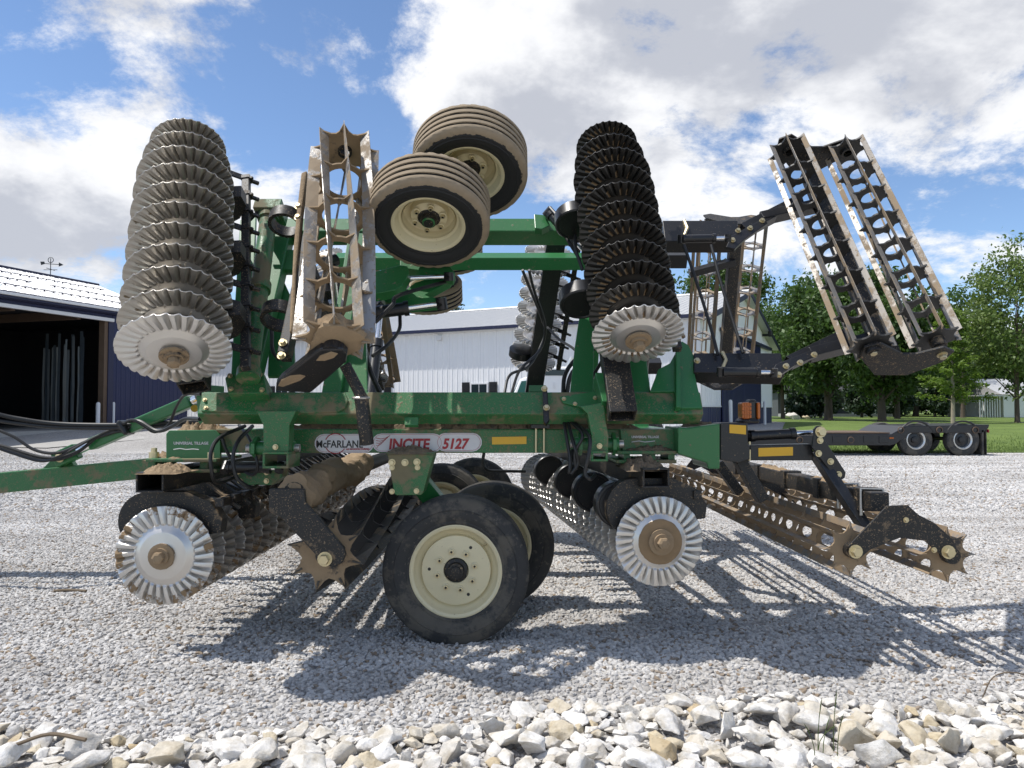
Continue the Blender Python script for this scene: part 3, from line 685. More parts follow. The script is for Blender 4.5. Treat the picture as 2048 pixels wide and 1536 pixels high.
    cur = empty('strip_curtain', M @ Vector((dj - .5, -3.0, .5)), 'hanging clear plastic strip curtain inside the dark shed', 'curtain')
    r = random.Random(4); x = -W + 3.2
    pm = {}
    for k in range(15):
        y = -3.1 + k * .17 + r.gauss(0, .05); wd = r.uniform(.02, .075); top_ = r.uniform(3.6, 4.6); g = MB(); ph = r.uniform(0, 6); nseg = 9
        pts = [(dj - .55 + .012 * math.sin(ph + i * .8), y + r.gauss(0, .006), .55 + top_ * i / nseg) for i in range(nseg + 1)]
        vs = [];
        for p in pts: vs += [(p[0] - .02, p[1] - wd, p[2]), (p[0] + .03, p[1] + wd, p[2])]
        g.add(vs, [(2 * i, 2 * i + 1, 2 * i + 3, 2 * i + 2) for i in range(nseg)]); g.build('strip', 'plastic_sheet', cur, M)
    fx, fy = dj - 3.4, -4.2
    f = empty('forklift', M @ Vector((fx, fy, .5)), 'yellow and black forklift parked inside the dark shed', 'forklift')
    def fb(nm, c, dm, mt, bev=.03): g = MB(); g.box((fx + c[0], fy + c[1], .5 + c[2]), dm); g.build(nm, mt, f, M, bev=bev)
    fb('chassis', (0, 0, .62), (2.0, 1.0, .65), 'yellow_paint', .06); fb('counterweight', (-1.05, 0, .75), (.4, 1.0, .85), 'yellow_paint', .12); fb('seat', (-.1, 0, 1.2), (.5, .5, .45), 'black', .08)
    fb('mast', (1.15, 0, 1.5), (.14, .8, 2.9), 'black'); fb('fork', (1.7, .25, .2), (1.0, .12, .05), 'black'); fb('fork', (1.7, -.25, .2), (1.0, .12, .05), 'black')
    for sx in (-.7, .75):
        for sy in (-.42, .42): fb('guard_post', (sx, sy, 1.6), (.06, .06, 1.3), 'black', .01)
    fb('overhead_guard', (0.02, 0, 2.26), (1.6, .95, .08), 'black')
    for sx in (-.75, .7):
        for sy in (-.45, .45):
            g = MB(); c = Vector((fx + sx, fy + sy, .5 + .3)); g.lathe([(.05, -.11), (.26, -.11), (.3, -.08), (.3, .08), (.26, .11), (.05, .11)], 20, Matrix.Translation(c) @ Matrix.Rotation(math.pi / 2, 4, 'X')); g.build('wheel', 'rubber', f, M, smooth=True)
    tk = empty('air_tank', M @ Vector((fx - 1.1, fy + 1.7, .5)), 'grey horizontal gas tank beside the forklift in the shed', 'tank')
    g = MB(); c = Vector((fx - 1.1, fy + 1.7, 1.75)); g.lathe([(0, -.45), (.2, -.42), (.26, -.3), (.26, .3), (.2, .42), (0, .45)], 20, Matrix.Translation(c) @ Matrix.Rotation(math.pi / 2, 4, 'Y')); g.build('vessel', 'bolt_steel', tk, M, smooth=True)
    g = MB(); g.box((fx - 1.1, fy + 1.7, 1.0), (.9, .5, 1.0)); g.build('stand', 'black', tk, M)
blue_shed()

def house():
    x0, x1, y0, y1, z = 30.5, 43.5, 84, 93, .55
    root = empty('house', (37, 88, z), 'low grey house with a shaded porch standing behind the trees', 'house')
    M = Matrix.Identity(4)
    obox(root, M, 'wall', x0, x1, y0 + 2, y1, z, z + 3.0, 'house_wall')
    m = MB(); m.ext([(x0 - .5, y0 - .4, z + 2.9), (x0 - .5, y1 + .5, z + 2.9), (x0 - .5, (y0 + y1) / 2 + .6, z + 5.6)], (x1 - x0 + 1, 0, 0)); m.build('roof', 'shingle', root)
    obox(root, M, 'porch_floor', x0, x1, y0, y0 + 2, z, z + .35, 'concrete')
    for k in range(6): obox(root, M, 'porch_post', x0 + .1 + k * 2.5, x0 + .28 + k * 2.5, y0 + .05, y0 + .25, z + .35, z + 2.95, 'trim_white')
    for k in (0, 1, 2, 3):
        x = x0 + 1.6 + k * 3.0; w = obox(root, M, 'window', x, x + 1.5, y0 + 1.93, y0 + 2.0, z + .9, z + 2.4, 'trim_white'); obox(w, M, 'pane', x + .12, x + 1.38, y0 + 1.9, y0 + 1.94, z + 1.0, z + 2.3, 'window_glass')
house()
def garage():
    x0, x1, y0, y1, z = 48.5, 60, 78, 88, .55; M = Matrix.Identity(4)
    root = empty('garden_shed', (54, 83, z), 'pale outbuilding with slatted end standing beyond the right hand trees', 'shed')
    obox(root, M, 'wall', x0 + 2.6, x1, y0, y1, z, z + 2.4, 'white_metal'); m = MB(); m.ext([(x0 + 2.2, y0 - .3, z + 2.4), (x0 + 2.2, y1 + .3, z + 2.4), (x0 + 2.2, (y0 + y1) / 2, z + 4.2)], (x1 - x0 - 2, 0, 0)); m.build('roof', 'grey_roof', root)
    for k in range(9): obox(root, M, 'slat', x0 + .1 + k * .26, x0 + .2 + k * .26, y0, y0 + .05, z, z + 2.2, 'trim_white')
    obox(root, M, 'lean_to_roof', x0 - .1, x0 + 2.7, y0 - .2, y0 + 3, z + 2.2, z + 2.32, 'grey_roof')
garage()
def boulder(u, Y, s, lab):
    x = (u - CX) / F * Y; tag(link('boulder', ROCKS[3], None, Matrix.Translation((x, Y, zt(Y) + s * .3)) @ Matrix.Scale(s, 4)), lab, 'boulder')
boulder(1585, 62, .75, 'large pale boulder on the lawn beside the barn'); boulder(1612, 63, .45, 'smaller pale boulder right next to the large one')

# ------------------------------------------------------------------ trees
def leaves(C, n, spread, size, r, flat=0.0, droop=0.0):
    """n leaf quads per clump centre"""
    k = len(C); N_ = k * n
    cen = np.repeat(C, n, axis=0) + r.normal(0, 1, (N_, 3)) * spread * np.array([1, 1, .75])
    a = r.normal(0, 1, (N_, 3)); a[:, 2] *= (1 - flat); a /= np.linalg.norm(a, axis=1)[:, None]
    b = r.normal(0, 1, (N_, 3)); b[:, 2] *= (1 - flat); b -= a * (a * b).sum(1)[:, None]; b /= np.linalg.norm(b, axis=1)[:, None]
    s = size * r.uniform(.6, 1.3, (N_, 1)); 
    V = np.stack([cen - a * s, cen - b * s * .55, cen + a * s, cen + b * s * .55], 1).reshape(-1, 3)
    rn = np.repeat(np.clip(np.repeat(r.uniform(0, 1, k), n) * .6 + r.uniform(0, .45, N_), 0, 1), 4)
    return V, rn
def tree(u, Y, top, r0, label, mat='leaf_green', bark='bark', crown_lo=.28, clumps=120, per=120, leaf=.19, name='tree', seed=0, asp=1.0, trunk=.22, shape='round', X=None):
    r = np.random.default_rng(seed + 100); X = (u - CX) / F * Y if X is None else X; z0 = zt(Y); H = top - z0
    root = empty(name, (X, Y, z0), label, 'tree')
    m = MB(); lean = r.normal(0, .02, 2)
    tp = [(X + lean[0] * H * t + .06 * math.sin(t * 5 + seed), Y + lean[1] * H * t, z0 - .1 + H * .9 * t) for t in (0, .03, .12, .3, .5, .75, 1)]
    m.tube(tp, [trunk * q for q in (1.5, 1.1, 1, .8, .55, .28, .05)], 9)
    C = []
    cz = z0 + H * (crown_lo + 1) / 2; rz = H * (1 - crown_lo) / 2
    while len(C) < clumps:
        p = r.normal(0, 1, 3); p /= np.linalg.norm(p); q = r.uniform(.25, 1) ** .5
        n = 1 + .28 * noise.noise(Vector(p * 1.7) + Vector((seed * 3.3, 0, 0)))
        if shape == 'cone': f = max(.08, (1 - p[2] * q) / 2) * 1.15
        else: f = 1.0
        C.append((X + p[0] * r0 * q * n * f, Y + p[1] * r0 * asp * q * n * f, cz + p[2] * rz * q * n))
    C = np.array(C)
    for k in range(0, clumps, max(1, clumps // 22)):
        c = Vector(C[k]); t = min(.85, max(.15, (c.z - z0) / (H * .9) - .22)); i = t * 6; a = Vector(tp[0]).lerp(Vector(tp[-1]), t)
        mid = a.lerp(c, .55) + Vector((0, 0, .25)); m.tube(catmull([a, mid, c], 4), [trunk * q * (1 - t * .7) for q in np.linspace(.42, .06, 9)], 5)
    m.build('trunk', bark, root, smooth=True)
    V, rn = leaves(C, per, max(.26, r0 * .135), leaf, r)
    link('crown', npmesh('crown', V, np.arange(len(V)).reshape(-1, 4), mat, rn), root)
    return root
tree(1655, 58, 12.0, 4.3, 'broad green tree with grey trunk rising between the barn and the house porch', clumps=150, seed=1, crown_lo=.20, trunk=.3)
tree(1762, 52, 11.2, 3.5, 'full green tree with straight dark trunk on the sunny lawn', clumps=150, seed=2, crown_lo=.19, trunk=.26)
tree(1452, 72, 16.0, 4.3, 'tall green tree whose top shows behind the barn roof', clumps=130, seed=3, crown_lo=.3, trunk=.3)
tree(2035, 47, 11.8, 3.0, 'light green feathery tree with a slim trunk at the lawn edge', 'leaf_light', clumps=150, seed=4, crown_lo=.16, leaf=.13, per=90, trunk=.14)
tree(1925, 74, 13.6, 3.2, 'loose open tree with bare twigs reaching above its neighbours', 'leaf_green', clumps=46, seed=6, crown_lo=.42, per=55, trunk=.2)
tree(1830, 86, 13.5, 5.5, 'dark dense tree standing behind the open twiggy one', 'leaf_deep', clumps=150, seed=7, crown_lo=.1, leaf=.24, trunk=.3)
tree(1960, 100, 11.5, 5.5, 'dark rounded tree far behind the slatted outbuilding', 'leaf_deep', clumps=140, seed=8, crown_lo=.1, leaf=.26, trunk=.3)
tree(1565, 66, 9.0, 3.0, 'small dark leaning tree close to the barn corner', 'leaf_deep', clumps=90, seed=9, crown_lo=.3, trunk=.17)
tree(1700, 98, 12.5, 6.0, 'deep green tree looming behind the house roof', 'leaf_deep', clumps=150, seed=10, crown_lo=.05, leaf=.28)
tree(1795, 66, 10.4, 3.6, 'mid green tree filling the gap behind the lawn tree', 'leaf_green', clumps=130, seed=12, crown_lo=.18)
tree(1600, 92, 9.5, 5.0, 'deep green low tree between barn corner and house', 'leaf_deep', clumps=130, seed=13, crown_lo=.05, leaf=.26)
tree(2110, 62, 10.5, 3.8, 'leafy green tree partly cut off beyond the feathery tree', 'leaf_green', clumps=120, seed=11, crown_lo=.2)
for k, (u, Y, rr, top, lab) in enumerate(((1640, 112, 6.5, 12.5, 'deep green tree far behind the house, nearest the barn'), (1760, 116, 7, 13, 'deep green far tree between the house and the spruces'), (1890, 112, 6.5, 12.2, 'deep green far tree over the spruces'), (2010, 118, 7, 12.8, 'deep green far tree above the outbuilding roof'))):
    tree(u, Y, top, rr, lab, 'leaf_deep', clumps=170, per=80, leaf=.34, seed=40 + k, crown_lo=.02, trunk=.3)
for k, (u, Y, h, rr, lab) in enumerate(((1722, 76, 6.0, 1.9, 'dark spruce with low skirts beside the porch'), (1640, 74, 4.6, 1.9, 'dark squat spruce hiding the porch windows'), (1600, 76, 3.6, 1.6, 'low dark evergreen bush between boulders and porch'), (1790, 78, 5.2, 2.0, 'dark short spruce in the shade of the dense tree'), (1870, 80, 6.4, 2.1, 'dark spruce nearest the slatted outbuilding'), (915, 78, 11.6, 2.2, 'dark spruce whose tip pokes above the barn ridge'))):
    tree(u, Y, zt(Y) + h, rr, lab, 'leaf_conifer', clumps=90, per=70, leaf=.2, seed=20 + k, crown_lo=.02, shape='cone', trunk=.14, name='spruce')
def cypress():
    Y = 45; X = (1905 - CX) / F * Y; z0 = zt(Y); H = 7.0; r = np.random.default_rng(5)
    root = empty('young_cypress', (X, Y, z0), 'young feathery cypress with pale slim trunk and layered bright branches', 'tree')
    m = MB(); m.tube([(X, Y, z0 - .05), (X + .03, Y, z0 + 2), (X - .02, Y, z0 + 4.5), (X, Y, z0 + H)], [.13, .10, .06, .01], 8); C = []
    for k in range(46):
        z = z0 + 1.2 + (H - 1.4) * (k / 46) ** .9; L = 2.1 * (1 - (z - z0) / (H + .4)) * r.uniform(.6, 1.15) + .25; a = k * 2.4 + r.normal(0, .3)
        tip = Vector((X + L * math.cos(a), Y + L * math.sin(a), z + L * .18)); m.tube(catmull([(X, Y, z), Vector((X, Y, z)).lerp(tip, .5) + Vector((0, 0, .12)), tip], 3), [.02, .017, .014, .011, .008, .005, .003], 4)
        for t in np.linspace(.25, 1.02, 7): p = Vector((X, Y, z)).lerp(tip, t); C.append((p.x, p.y, p.z + .05 - .12 * (t - .4) ** 2))
    m.build('trunk', 'pale_bark', root, smooth=True)
    V, rn = leaves(np.array(C), 26, .13, .10, r, flat=.5); link('crown', npmesh('crown', V, np.arange(len(V)).reshape(-1, 4), 'leaf_cypress', rn), root)
cypress()
def far_wood():
    r = np.random.default_rng(9); C = []
    for k in range(900):
        x = r.uniform(-420, 420); h = 7 + 5 * noise.noise(Vector((x * .02, 0, 0))) + 3 * noise.noise(Vector((x * .11, 3, 0)))
        C.append((x, 430 + r.uniform(-10, 10), .55 + abs(h) * r.uniform(0, 1)))
    V, rn = leaves(np.array(C), 24, 2.0, 1.1, r); o = link('far_wood', npmesh('far_wood', V, np.arange(len(V)).reshape(-1, 4), 'leaf_deep', rn)); tag(o, 'low dark line of far woods on the horizon', 'woods', kind='stuff')
far_wood()
def grass_tufts():
    r = np.random.default_rng(3); n = 26000
    x = r.uniform(9.5, 40, n); y = 24.3 + np.abs(r.normal(0, 2.6, n)); ok = x > np.array([lawn_x0(min(60, max(24.4, a))) for a in y]) - .1; x, y = x[ok], y[ok]; n = len(x)
    z = np.array([zt(a) for a in y]); a = r.uniform(0, 6.28, n); h = r.uniform(.05, .13, n); w = .012
    p = np.stack([x, y, z], 1); d = np.stack([np.cos(a) * w, np.sin(a) * w, 0 * a], 1); t = np.stack([r.normal(0, .03, n), r.normal(0, .03, n), h], 1)
    V = np.stack([p - d, p + d, p + t], 1).reshape(-1, 3); rn = np.repeat(r.uniform(0, 1, n), 3)
    tag(link('grass', npmesh('grass', V, np.arange(len(V)).reshape(-1, 3), 'leaf_light', rn)), 'short mown green grass along the gravel edge of the lawn', 'grass', kind='stuff')
grass_tufts()
# ------------------------------------------------------------------ the folded tillage machine
AL = R(32); S_, C_ = math.sin(AL), math.cos(AL); OZ = P(1024, 828, 4.55).z
Mn = frame((0, 4.55, OZ), (1, 0, 0), (0, S_, C_), (0, -C_, S_))      # near wing: x along, y up the folded wing, z outward (its underside)
Mf = frame((0, 8.45, OZ), (1, 0, 0), (0, -S_, C_), (0, C_, S_))      # far wing, mirrored
Mc = frame((0, 6.5, 1.155), (1, 0, 0), (0, -1, 0), (0, 0, -1))       # centre section, z downward
def LT(M, u, v, t):
    Mi = M.inverted(); o = Mi @ Vector((0, 0, CAMZ)); d = Mi.to_3x3() @ ray(u, v); return o + d * ((t - o.y) / d.y)
def LP(M, u, v, q):
    Mi = M.inverted(); o = Mi @ Vector((0, 0, CAMZ)); d = Mi.to_3x3() @ ray(u, v); t = (q - o.z) / d.z
    return o + d * t
root = empty('tillage_implement', (0, 6.5, 0), 'green folding tillage implement with rippled discs, spiked rollers and cream wheels', 'implement')
I4 = Matrix.Identity(4)
def plateY(name, poly, Y, th, mat, parent=root, bev=.004):
    m = MB(); m.ext([P(u, v, Y) for u, v in poly], (0, th, 0)); return m.build(name, mat, parent, I4, bev=bev)
def plateW(name, poly, q, th, mat, parent=root, M=Mn, bev=.004):
    m = MB(); m.ext([LP(M, u, v, q) for u, v in poly], (0, 0, -th)); return m.build(name, mat, parent, M, bev=bev)
def bolt_mesh():
    m = MB(); m.lathe([(0, .016), (.011, .016), (.0125, .013), (.0125, 0)], 6); m.lathe([(.017, 0), (.017, .003), (.0, .003)], 14); return m.mesh('bolt', 'zinc')
BOLT = bolt_mesh()
def axisM(p, d, up=(0, 0, 1)):
    d = Vector(d).normalized(); x = Vector(up).cross(d)
    if x.length < 1e-4: x = Vector((1, 0, 0))
    x.normalize(); return frame(p, x, d.cross(x), d)
def bolts(parent, pts, Y, s=1.0, mat=None):
    for (u, v) in pts: link('bolt', BOLT, parent, axisM(P(u, v, Y), (0, -1, 0)) @ Matrix.Scale(s, 4))
def boltsW(parent, pts, q, s=1.0, M=Mn):
    for (u, v) in pts: link('bolt', BOLT, parent, M @ Matrix.Translation(LP(M, u, v, q)) @ Matrix.Scale(s, 4))

# ---- rippled blades
def disc_mesh(Rd, mat, mode, nf=30, amp=.0118, seed=0, edge=.45):
    """rippled coulter blade: plain dished centre, then a ring of slanting flutes"""
    prof = [(.07, .150), (.13, .150), (.20, .140), (.25, .112), (.30, .104), (.40, .100), (.47, .092), (.53, .062), (.575, .030), (.60, .022), (.62, .019), (.65, .017), (.74, .013), (.84, .009), (.93, .005), (.985, .001), (1.0, 0)]
    ws = (-1.0, -.95, -.2, .55, 1.0, 1.0, .9, -.2); sg = (0, .14, .30, .42, .52, .70, .86, .94)
    n = nf * 8; m = MB(); vs = []; mud = []; r = random.Random(seed); ph = [r.uniform(.3, 1) for _ in range(nf)]
    for f, pz in prof:
        for k in range(n):
            fl, j = divmod(k, 8); th0 = 2 * math.pi * (fl + sg[j]) / nf; th = th0 + .20 * (f - .6); w = ws[j]
            a = min(1, max(0, (f - .605) / .05)) * amp * (1 - (1 - edge) * max(0, (f - .84) / .16))
            z = pz * Rd + a * w; vs.append((f * Rd * math.cos(th), f * Rd * math.sin(th), z)); gr = j in (0, 1, 2, 3)
            if mode == 'spots': q = (1.0 if (.615 < f < .80 and gr and ph[fl] > .42) else 0) + (.42 if f > .99 else 0) + (.3 if f < .25 else 0)
            elif mode == 'worn': q = (.60 if f > .8 and ph[fl] > .62 else .14) + (.5 if .12 < f < .28 else 0)
            elif mode == 'hub': q = 1.0 if f < .52 else .0
            elif mode == 'ring': q = (.7 if f < .22 else .05)
            elif mode == 'none': q = .05
            else: q = .24 + (.22 if gr else 0)
            mud.append(q)
    nr = len(prof); fs = [(j * n + k, j * n + (k + 1) % n, (j + 1) * n + (k + 1) % n, (j + 1) * n + k) for j in range(nr - 1) for k in range(n)]
    m.add(vs, fs, 0, mud); m.add([(0, 0, .150 * Rd)], []); c = len(m.v) - 1
    m.f += [(k, (k + 1) % n, c) for k in range(n)]; m.m += [0] * n
    return m.mesh('disc_blade', mat, smooth=True, ang=20)
def nut_mesh():
    m = MB(); m.lathe([(.075, 0), (.075, .012), (.05, .014), (.05, .03), (.032, .03)], 20); m.lathe([(.034, .03), (.034, .062), (.02, .068), (0, .068)], 6); return m.mesh('hub_nut', 'star_muddy', smooth=True, ang=25)
NUT = nut_mesh()
def hanger_mesh(L=.10):
    pts = [(-.13 + .17 * math.cos(a), -.19 + .17 * math.sin(a)) for a in np.linspace(R(75), R(270), 16)] + [(.10, -.36), (.24, -.30), (.31, -.2), (.30, -.12), (.12, -.10), (.03, -.04)]
    m = MB(); m.prism(pts, -L / 2, L / 2); return m.mesh('spring_hanger', 'black_dirty')
HANG = hanger_mesh()
def drum_mesh():
    m = MB(); m.lathe([(0, .028), (.115, .028), (.120, .034), (.13, .034), (.138, .025), (.138, -.055), (.12, -.06), (0, -.06)], 36); m.lathe([(.012, .028), (.012, .036), (0, .038)], 10, Matrix.Translation((.08, .02, 0)))
    return m.mesh('bearing_guard', 'black', smooth=True)
DRUM = drum_mesh()
def clip_mesh():
    m = MB(); m.box((0, 0, 0), (.062, .062, .028)); m.bar((-.02, .02, 0), (-.13, .10, 0), .012, .045, (0, 0, 1)); m.bar((.03, -.02, .0), (.07, -.05, .0), .02, .02); m.lathe([(.014, 0), (.014, .016), (0, .018)], 6, Matrix.Translation((.04, .02, .014)))
    return m.mesh('scraper', 'black_dirty')
CLIP = clip_mesh()
def gang(M, p0, p1, n, blades, scales=None, ext0=.12, ext1=.1, beam=(.16, .115), boff=(-.05, -.43), hang=(2, 5, 8), drums=(), sbar=(.28, -.30), scraper=True, front=None, beam_mat='black_dirty'):
    p0, p1 = Vector(p0), Vector(p1); ax = (p1 - p0).normalized(); side = Vector((1, 0, 0)); side = (side - ax * ax.x).normalized(); qv = ax.cross(side)
    if qv.z < 0: qv = -qv
    rot = lambda p, flip=1: frame(p, side, qv.cross(side) * 0 + (-ax).cross(side), -ax)
    def off(p, a): return p + side * a[0] + qv * a[1]
    m = MB(); a, b = off(p0 - ax * ext0, boff), off(p1 + ax * ext1, boff); w, h = beam; t = .012
    ln = (b - a).length; fm = frame(a, side, ax, qv)
    for c, d in (((0, ln / 2, -h / 2 + t / 2), (w, ln, t)), ((0, ln / 2, h / 2 - t / 2), (w, ln, t)), ((-w / 2 + t / 2, ln / 2, 0), (t, ln, h - 2 * t)), ((w / 2 - t / 2, ln / 2, 0), (t, ln, h - 2 * t))): m.box(c, d, fm)
    g = m.build('disc_gang', beam_mat, root, M, bev=.004)
    m = MB(); m.cyl(p0 - ax * .0, p1, .028, 10)
    for i in range(n - 1):
        c = p0.lerp(p1, (i + .5) / (n - 1)); m.cyl(c - ax * .065, c + ax * .065, .05, 12)
    m.build('axle', 'star_muddy', g, M, smooth=True)
    for i in range(n):
        p = p0.lerp(p1, i / (n - 1)); s = scales[i] if scales else 1.0; me = blades[i % len(blades)] if not (i == 0 and front) else front
        o = link('disc_blade', me, g, M @ frame(p, side, (-ax).cross(side), -ax) @ Matrix.Rotation(i * 1.3, 4, 'Z') @ Matrix.Scale(s, 4))
        sd = o.modifiers.new('thickness', 'SOLIDIFY'); sd.thickness = .005
        if scraper and i: link('scraper', CLIP, g, M @ frame(off(p, sbar), side, (-ax).cross(side), -ax))
    nz_ = .15 * (blades[0]['R'])
    link('hub_nut', NUT, g, M @ frame(p0 - ax * nz_, side, (-ax).cross(side), -ax))
    for h_ in hang:
        c = p0.lerp(p1, h_ / (n - 1)); c2 = c
        link('spring_hanger', HANG, g, M @ frame(c2, side, qv, side.cross(qv)))
    for (d_, o_) in drums:
        c = p0.lerp(p1, d_ / (n - 1)); link('bearing_guard', DRUM, g, M @ frame(off(c, o_), side, (-ax).cross(side), -ax))
    if sbar:
        m = MB(); a, b = off(p0 + ax * .03, sbar), off(p1, sbar); m.box((0, (b - a).length / 2, 0), (.05, (b - a).length, .05), frame(a, side, ax, qv)); m.build('scraper_bar', 'black_dirty', g, M, bev=.004)
    return g
RF, RB = .285, .26
def D(Rd, mat, mode, seed=0, edge=.5):
    me = disc_mesh(Rd, mat, mode, seed=seed, edge=edge); me['R'] = Rd; return me
dF = [D(RF, 'blade_grey', 'plain', s) for s in (1, 2)]; dF0 = D(RF, 'blade_worn', 'ring', 3)
dB = [D(RB, 'blade_black', 'spots', s) for s in (4, 5, 6)]; dB0 = D(RB, 'blade_worn', 'spots', 7)
dL = [D(RF, 'blade_dusty', 'plain', 8, 1.15), D(RF, 'blade_worn', 'worn', 9, 1.15)]; dL0 = D(RF, 'blade_worn', 'worn', 10)
dR = [D(RB, 'blade_worn', 'none', s, 1.15) for s in (11, 12)]; dR0 = D(RB, 'blade_worn', 'hub', 13)
SC = [1] * 8 + [.98, .90, .80]
pa, pb = LP(Mn, 349, 698, .70), LP(Mn, 377, 297, .70)
gang(Mn, pa, pb, 11, dF, SC, front=dF0, ext0=-.05, drums=(), hang=(2, 5, 8))
gang(Mf, Vector((pa.x, pa.y, .70)), Vector((pb.x, pb.y, .70)), 11, dF, SC, hang=(2, 5, 8))
qa, qb = LP(Mn, 1275, 669, .50), LP(Mn, 1213, 293, .50)
gang(Mn, qa, qb, 11, dB, SC, front=dB0, ext0=.32, hang=(), drums=((2.4, (-.27, -.16)), (6.6, (-.25, -.16))), boff=(-.08, -.36), sbar=(.27, -.2))
fa, fb_ = LP(Mf, 1066, 722, .50), LP(Mf, 1106, 446, .50)
gang(Mf, fa, fb_, 11, dR, SC, ext0=.30, hang=(), drums=((1.0, (-.16, -.16)), (7.6, (-.16, -.16))), boff=(.03, -.30), sbar=(.28, -.2), beam=(.19, .1), beam_mat='black')
def cc(X, Y, z): return Vector((X, 6.5 - Y, 1.155 - z))
p = P(330, 1110, 4.4); gang(Mc, cc(p.x, 4.4, p.z), cc(p.x - .04, 8.6, p.z), 25, dL, front=dL0, hang=(.55, 4, 8, 12, 16, 20, 23), ext0=.1, boff=(-.05, -.43), sbar=(.30, -.30))
p = P(1318, 1082, 4.4); gang(Mc, cc(p.x, 4.4, p.z), cc(p.x - .5, 8.6, p.z), 25, dR, front=dR0, hang=(.55,), drums=((.8, (-.21, -.20)), (4.6, (-.21, -.20)), (9, (-.2, -.2)), (15, (-.2, -.2))), ext0=.05, boff=(-.03, -.37), sbar=(.25, -.26), scraper=False)

# ---- spiked rollers and reels
def star_mesh(D_, nb, mat, hole=.16, inner=.32, th=.012):
    m = MB(); k = nb * 4; out = []; inn = []
    for i in range(k):
        a = 2 * math.pi * i / k; j = i % 4; rr = (.5, .36, inner, .36)[j] * D_; out.append((rr * math.cos(a), rr * math.sin(a))); inn.append((hole * D_ * math.cos(a), hole * D_ * math.sin(a)))
    vs = [(x, y, z) for z in (-th / 2, th / 2) for x, y in out] + [(x, y, z) for z in (-th / 2, th / 2) for x, y in inn]; fs = []
    for i in range(k):
        j = (i + 1) % k; fs += [(i, j, k + j, k + i), (2 * k + i, 2 * k + j, 3 * k + j, 3 * k + i), (i, j, 2 * k + j, 2 * k + i), (k + i, k + j, 3 * k + j, 3 * k + i)]
    m.add(vs, fs); return m.mesh('star_plate', mat)
def roller(name, M, p0, p1, D_, nb, ns, twist, bw, bt, bmat, smat, axle=.0, hole=.16, inner=.32, endmud=False, phase=0.0):
    p0, p1 = Vector(p0), Vector(p1); ax = (p1 - p0).normalized(); side = Vector((1, 0, 0)); side = (side - ax * ax.x).normalized(); up = ax.cross(side); ln = (p1 - p0).length
    fm = M @ frame(p0, side, up, ax)
    m = MB(); m.lathe([(.03, -.06), (.045, -.06), (.045, .03), (.03, .03)], 16); m.lathe([(0, -.065), (.03, -.065), (.03, .04), (0, .04)], 16)
    m.lathe([(.03, ln - .03), (.045, ln - .03), (.045, ln + .06), (.03, ln + .06)], 16)
    if axle: m.cyl((0, 0, 0), (0, 0, ln), axle, 12)
    g = m.build(name, 'black_dirty', root, fm, smooth=True)
    sm = star_mesh(D_ * .97, nb, smat, hole, inner); se = star_mesh(D_ * .97, nb, 'star_muddy' if endmud else smat, .1, min(inner, .33))
    for i in range(ns):
        z = ln * i / (ns - 1); link('star_plate', se if i in (0, ns - 1) else sm, g, fm @ Matrix.Translation((0, 0, z)) @ Matrix.Rotation(twist * i / (ns - 1) + phase, 4, 'Z'))
    K = 10
    for b in range(nb):
        m = MB(); vs = []
        for i in range(K + 1):
            t = i / K; a = 2 * math.pi * b / nb + twist * t + phase; c, s = math.cos(a), math.sin(a); z = -.015 + (ln + .03) * t; r0, r1 = D_ / 2 - bw, D_ / 2
            for (rr, tt) in ((r0, -bt / 2), (r1 + .004, -bt / 6), (r1 + .004, bt / 6), (r0, bt / 2)): vs.append((rr * c - tt * s, rr * s + tt * c, z))
        fs = [(i * 4 + k, i * 4 + (k + 1) % 4, (i + 1) * 4 + (k + 1) % 4, (i + 1) * 4 + k) for i in range(K) for k in range(4)] + [(0, 1, 2, 3), (4 * K, 4 * K + 1, 4 * K + 2, 4 * K + 3)]
        m.add(vs, fs); m.build('bar', bmat, g, fm)
    return g
ca, cb = LP(Mn, 668, 678, .72), LP(Mn, 690, 300, .72)
ch = roller('chopper_roller', Mn, ca, cb, .42, 8, 6, R(-48), .068, .012, 'bar_steel', 'star_muddy', hole=.27, inner=.36, endmud=True, phase=.2)
OFF = Vector((-.62, -.05, 0)); roller('chopper_roller', Mf, ca + OFF, cb + OFF, .42, 8, 6, R(-34), .065, .012, 'bar_muddy', 'star_muddy', hole=.24)
p = P(652, 1108, 4.28); roller('chopper_roller', Mc, cc(p.x, 4.28, p.z), cc(p.x, 8.7, p.z), .44, 8, 12, R(-120), .065, .012, 'bar_dark', 'star_black', hole=.12, endmud=True, phase=.25)
# rear reels of the near wing
for (b, t_, q) in (((1742, 690), (1577, 300), .30), ((1872, 678), (1693, 302), .26)):
    roller('finishing_reel', Mn, LP(Mn, *b, q), LP(Mn, *t_, q), .30, 7, 8, R(-10), .030, .010, 'reel_steel', 'star_black', hole=.18, inner=.37)
    a, c = LP(Mn, *b, q), LP(Mn, *t_, q); roller('finishing_reel', Mf, a, c, .30, 7, 8, R(-10), .030, .010, 'bar_muddy', 'bar_steel', hole=.2, inner=.36)
for (u, v) in ((1700, 1098), (1893, 1108)):
    p = P(u, v, 4.2); roller('finishing_reel', Mc, cc(p.x, 4.2, p.z), cc(p.x, 8.8, p.z), .30, 8, 16, R(-14), .036, .011, 'bar_muddy', 'star_muddy', hole=.24, inner=.33, endmud=True)

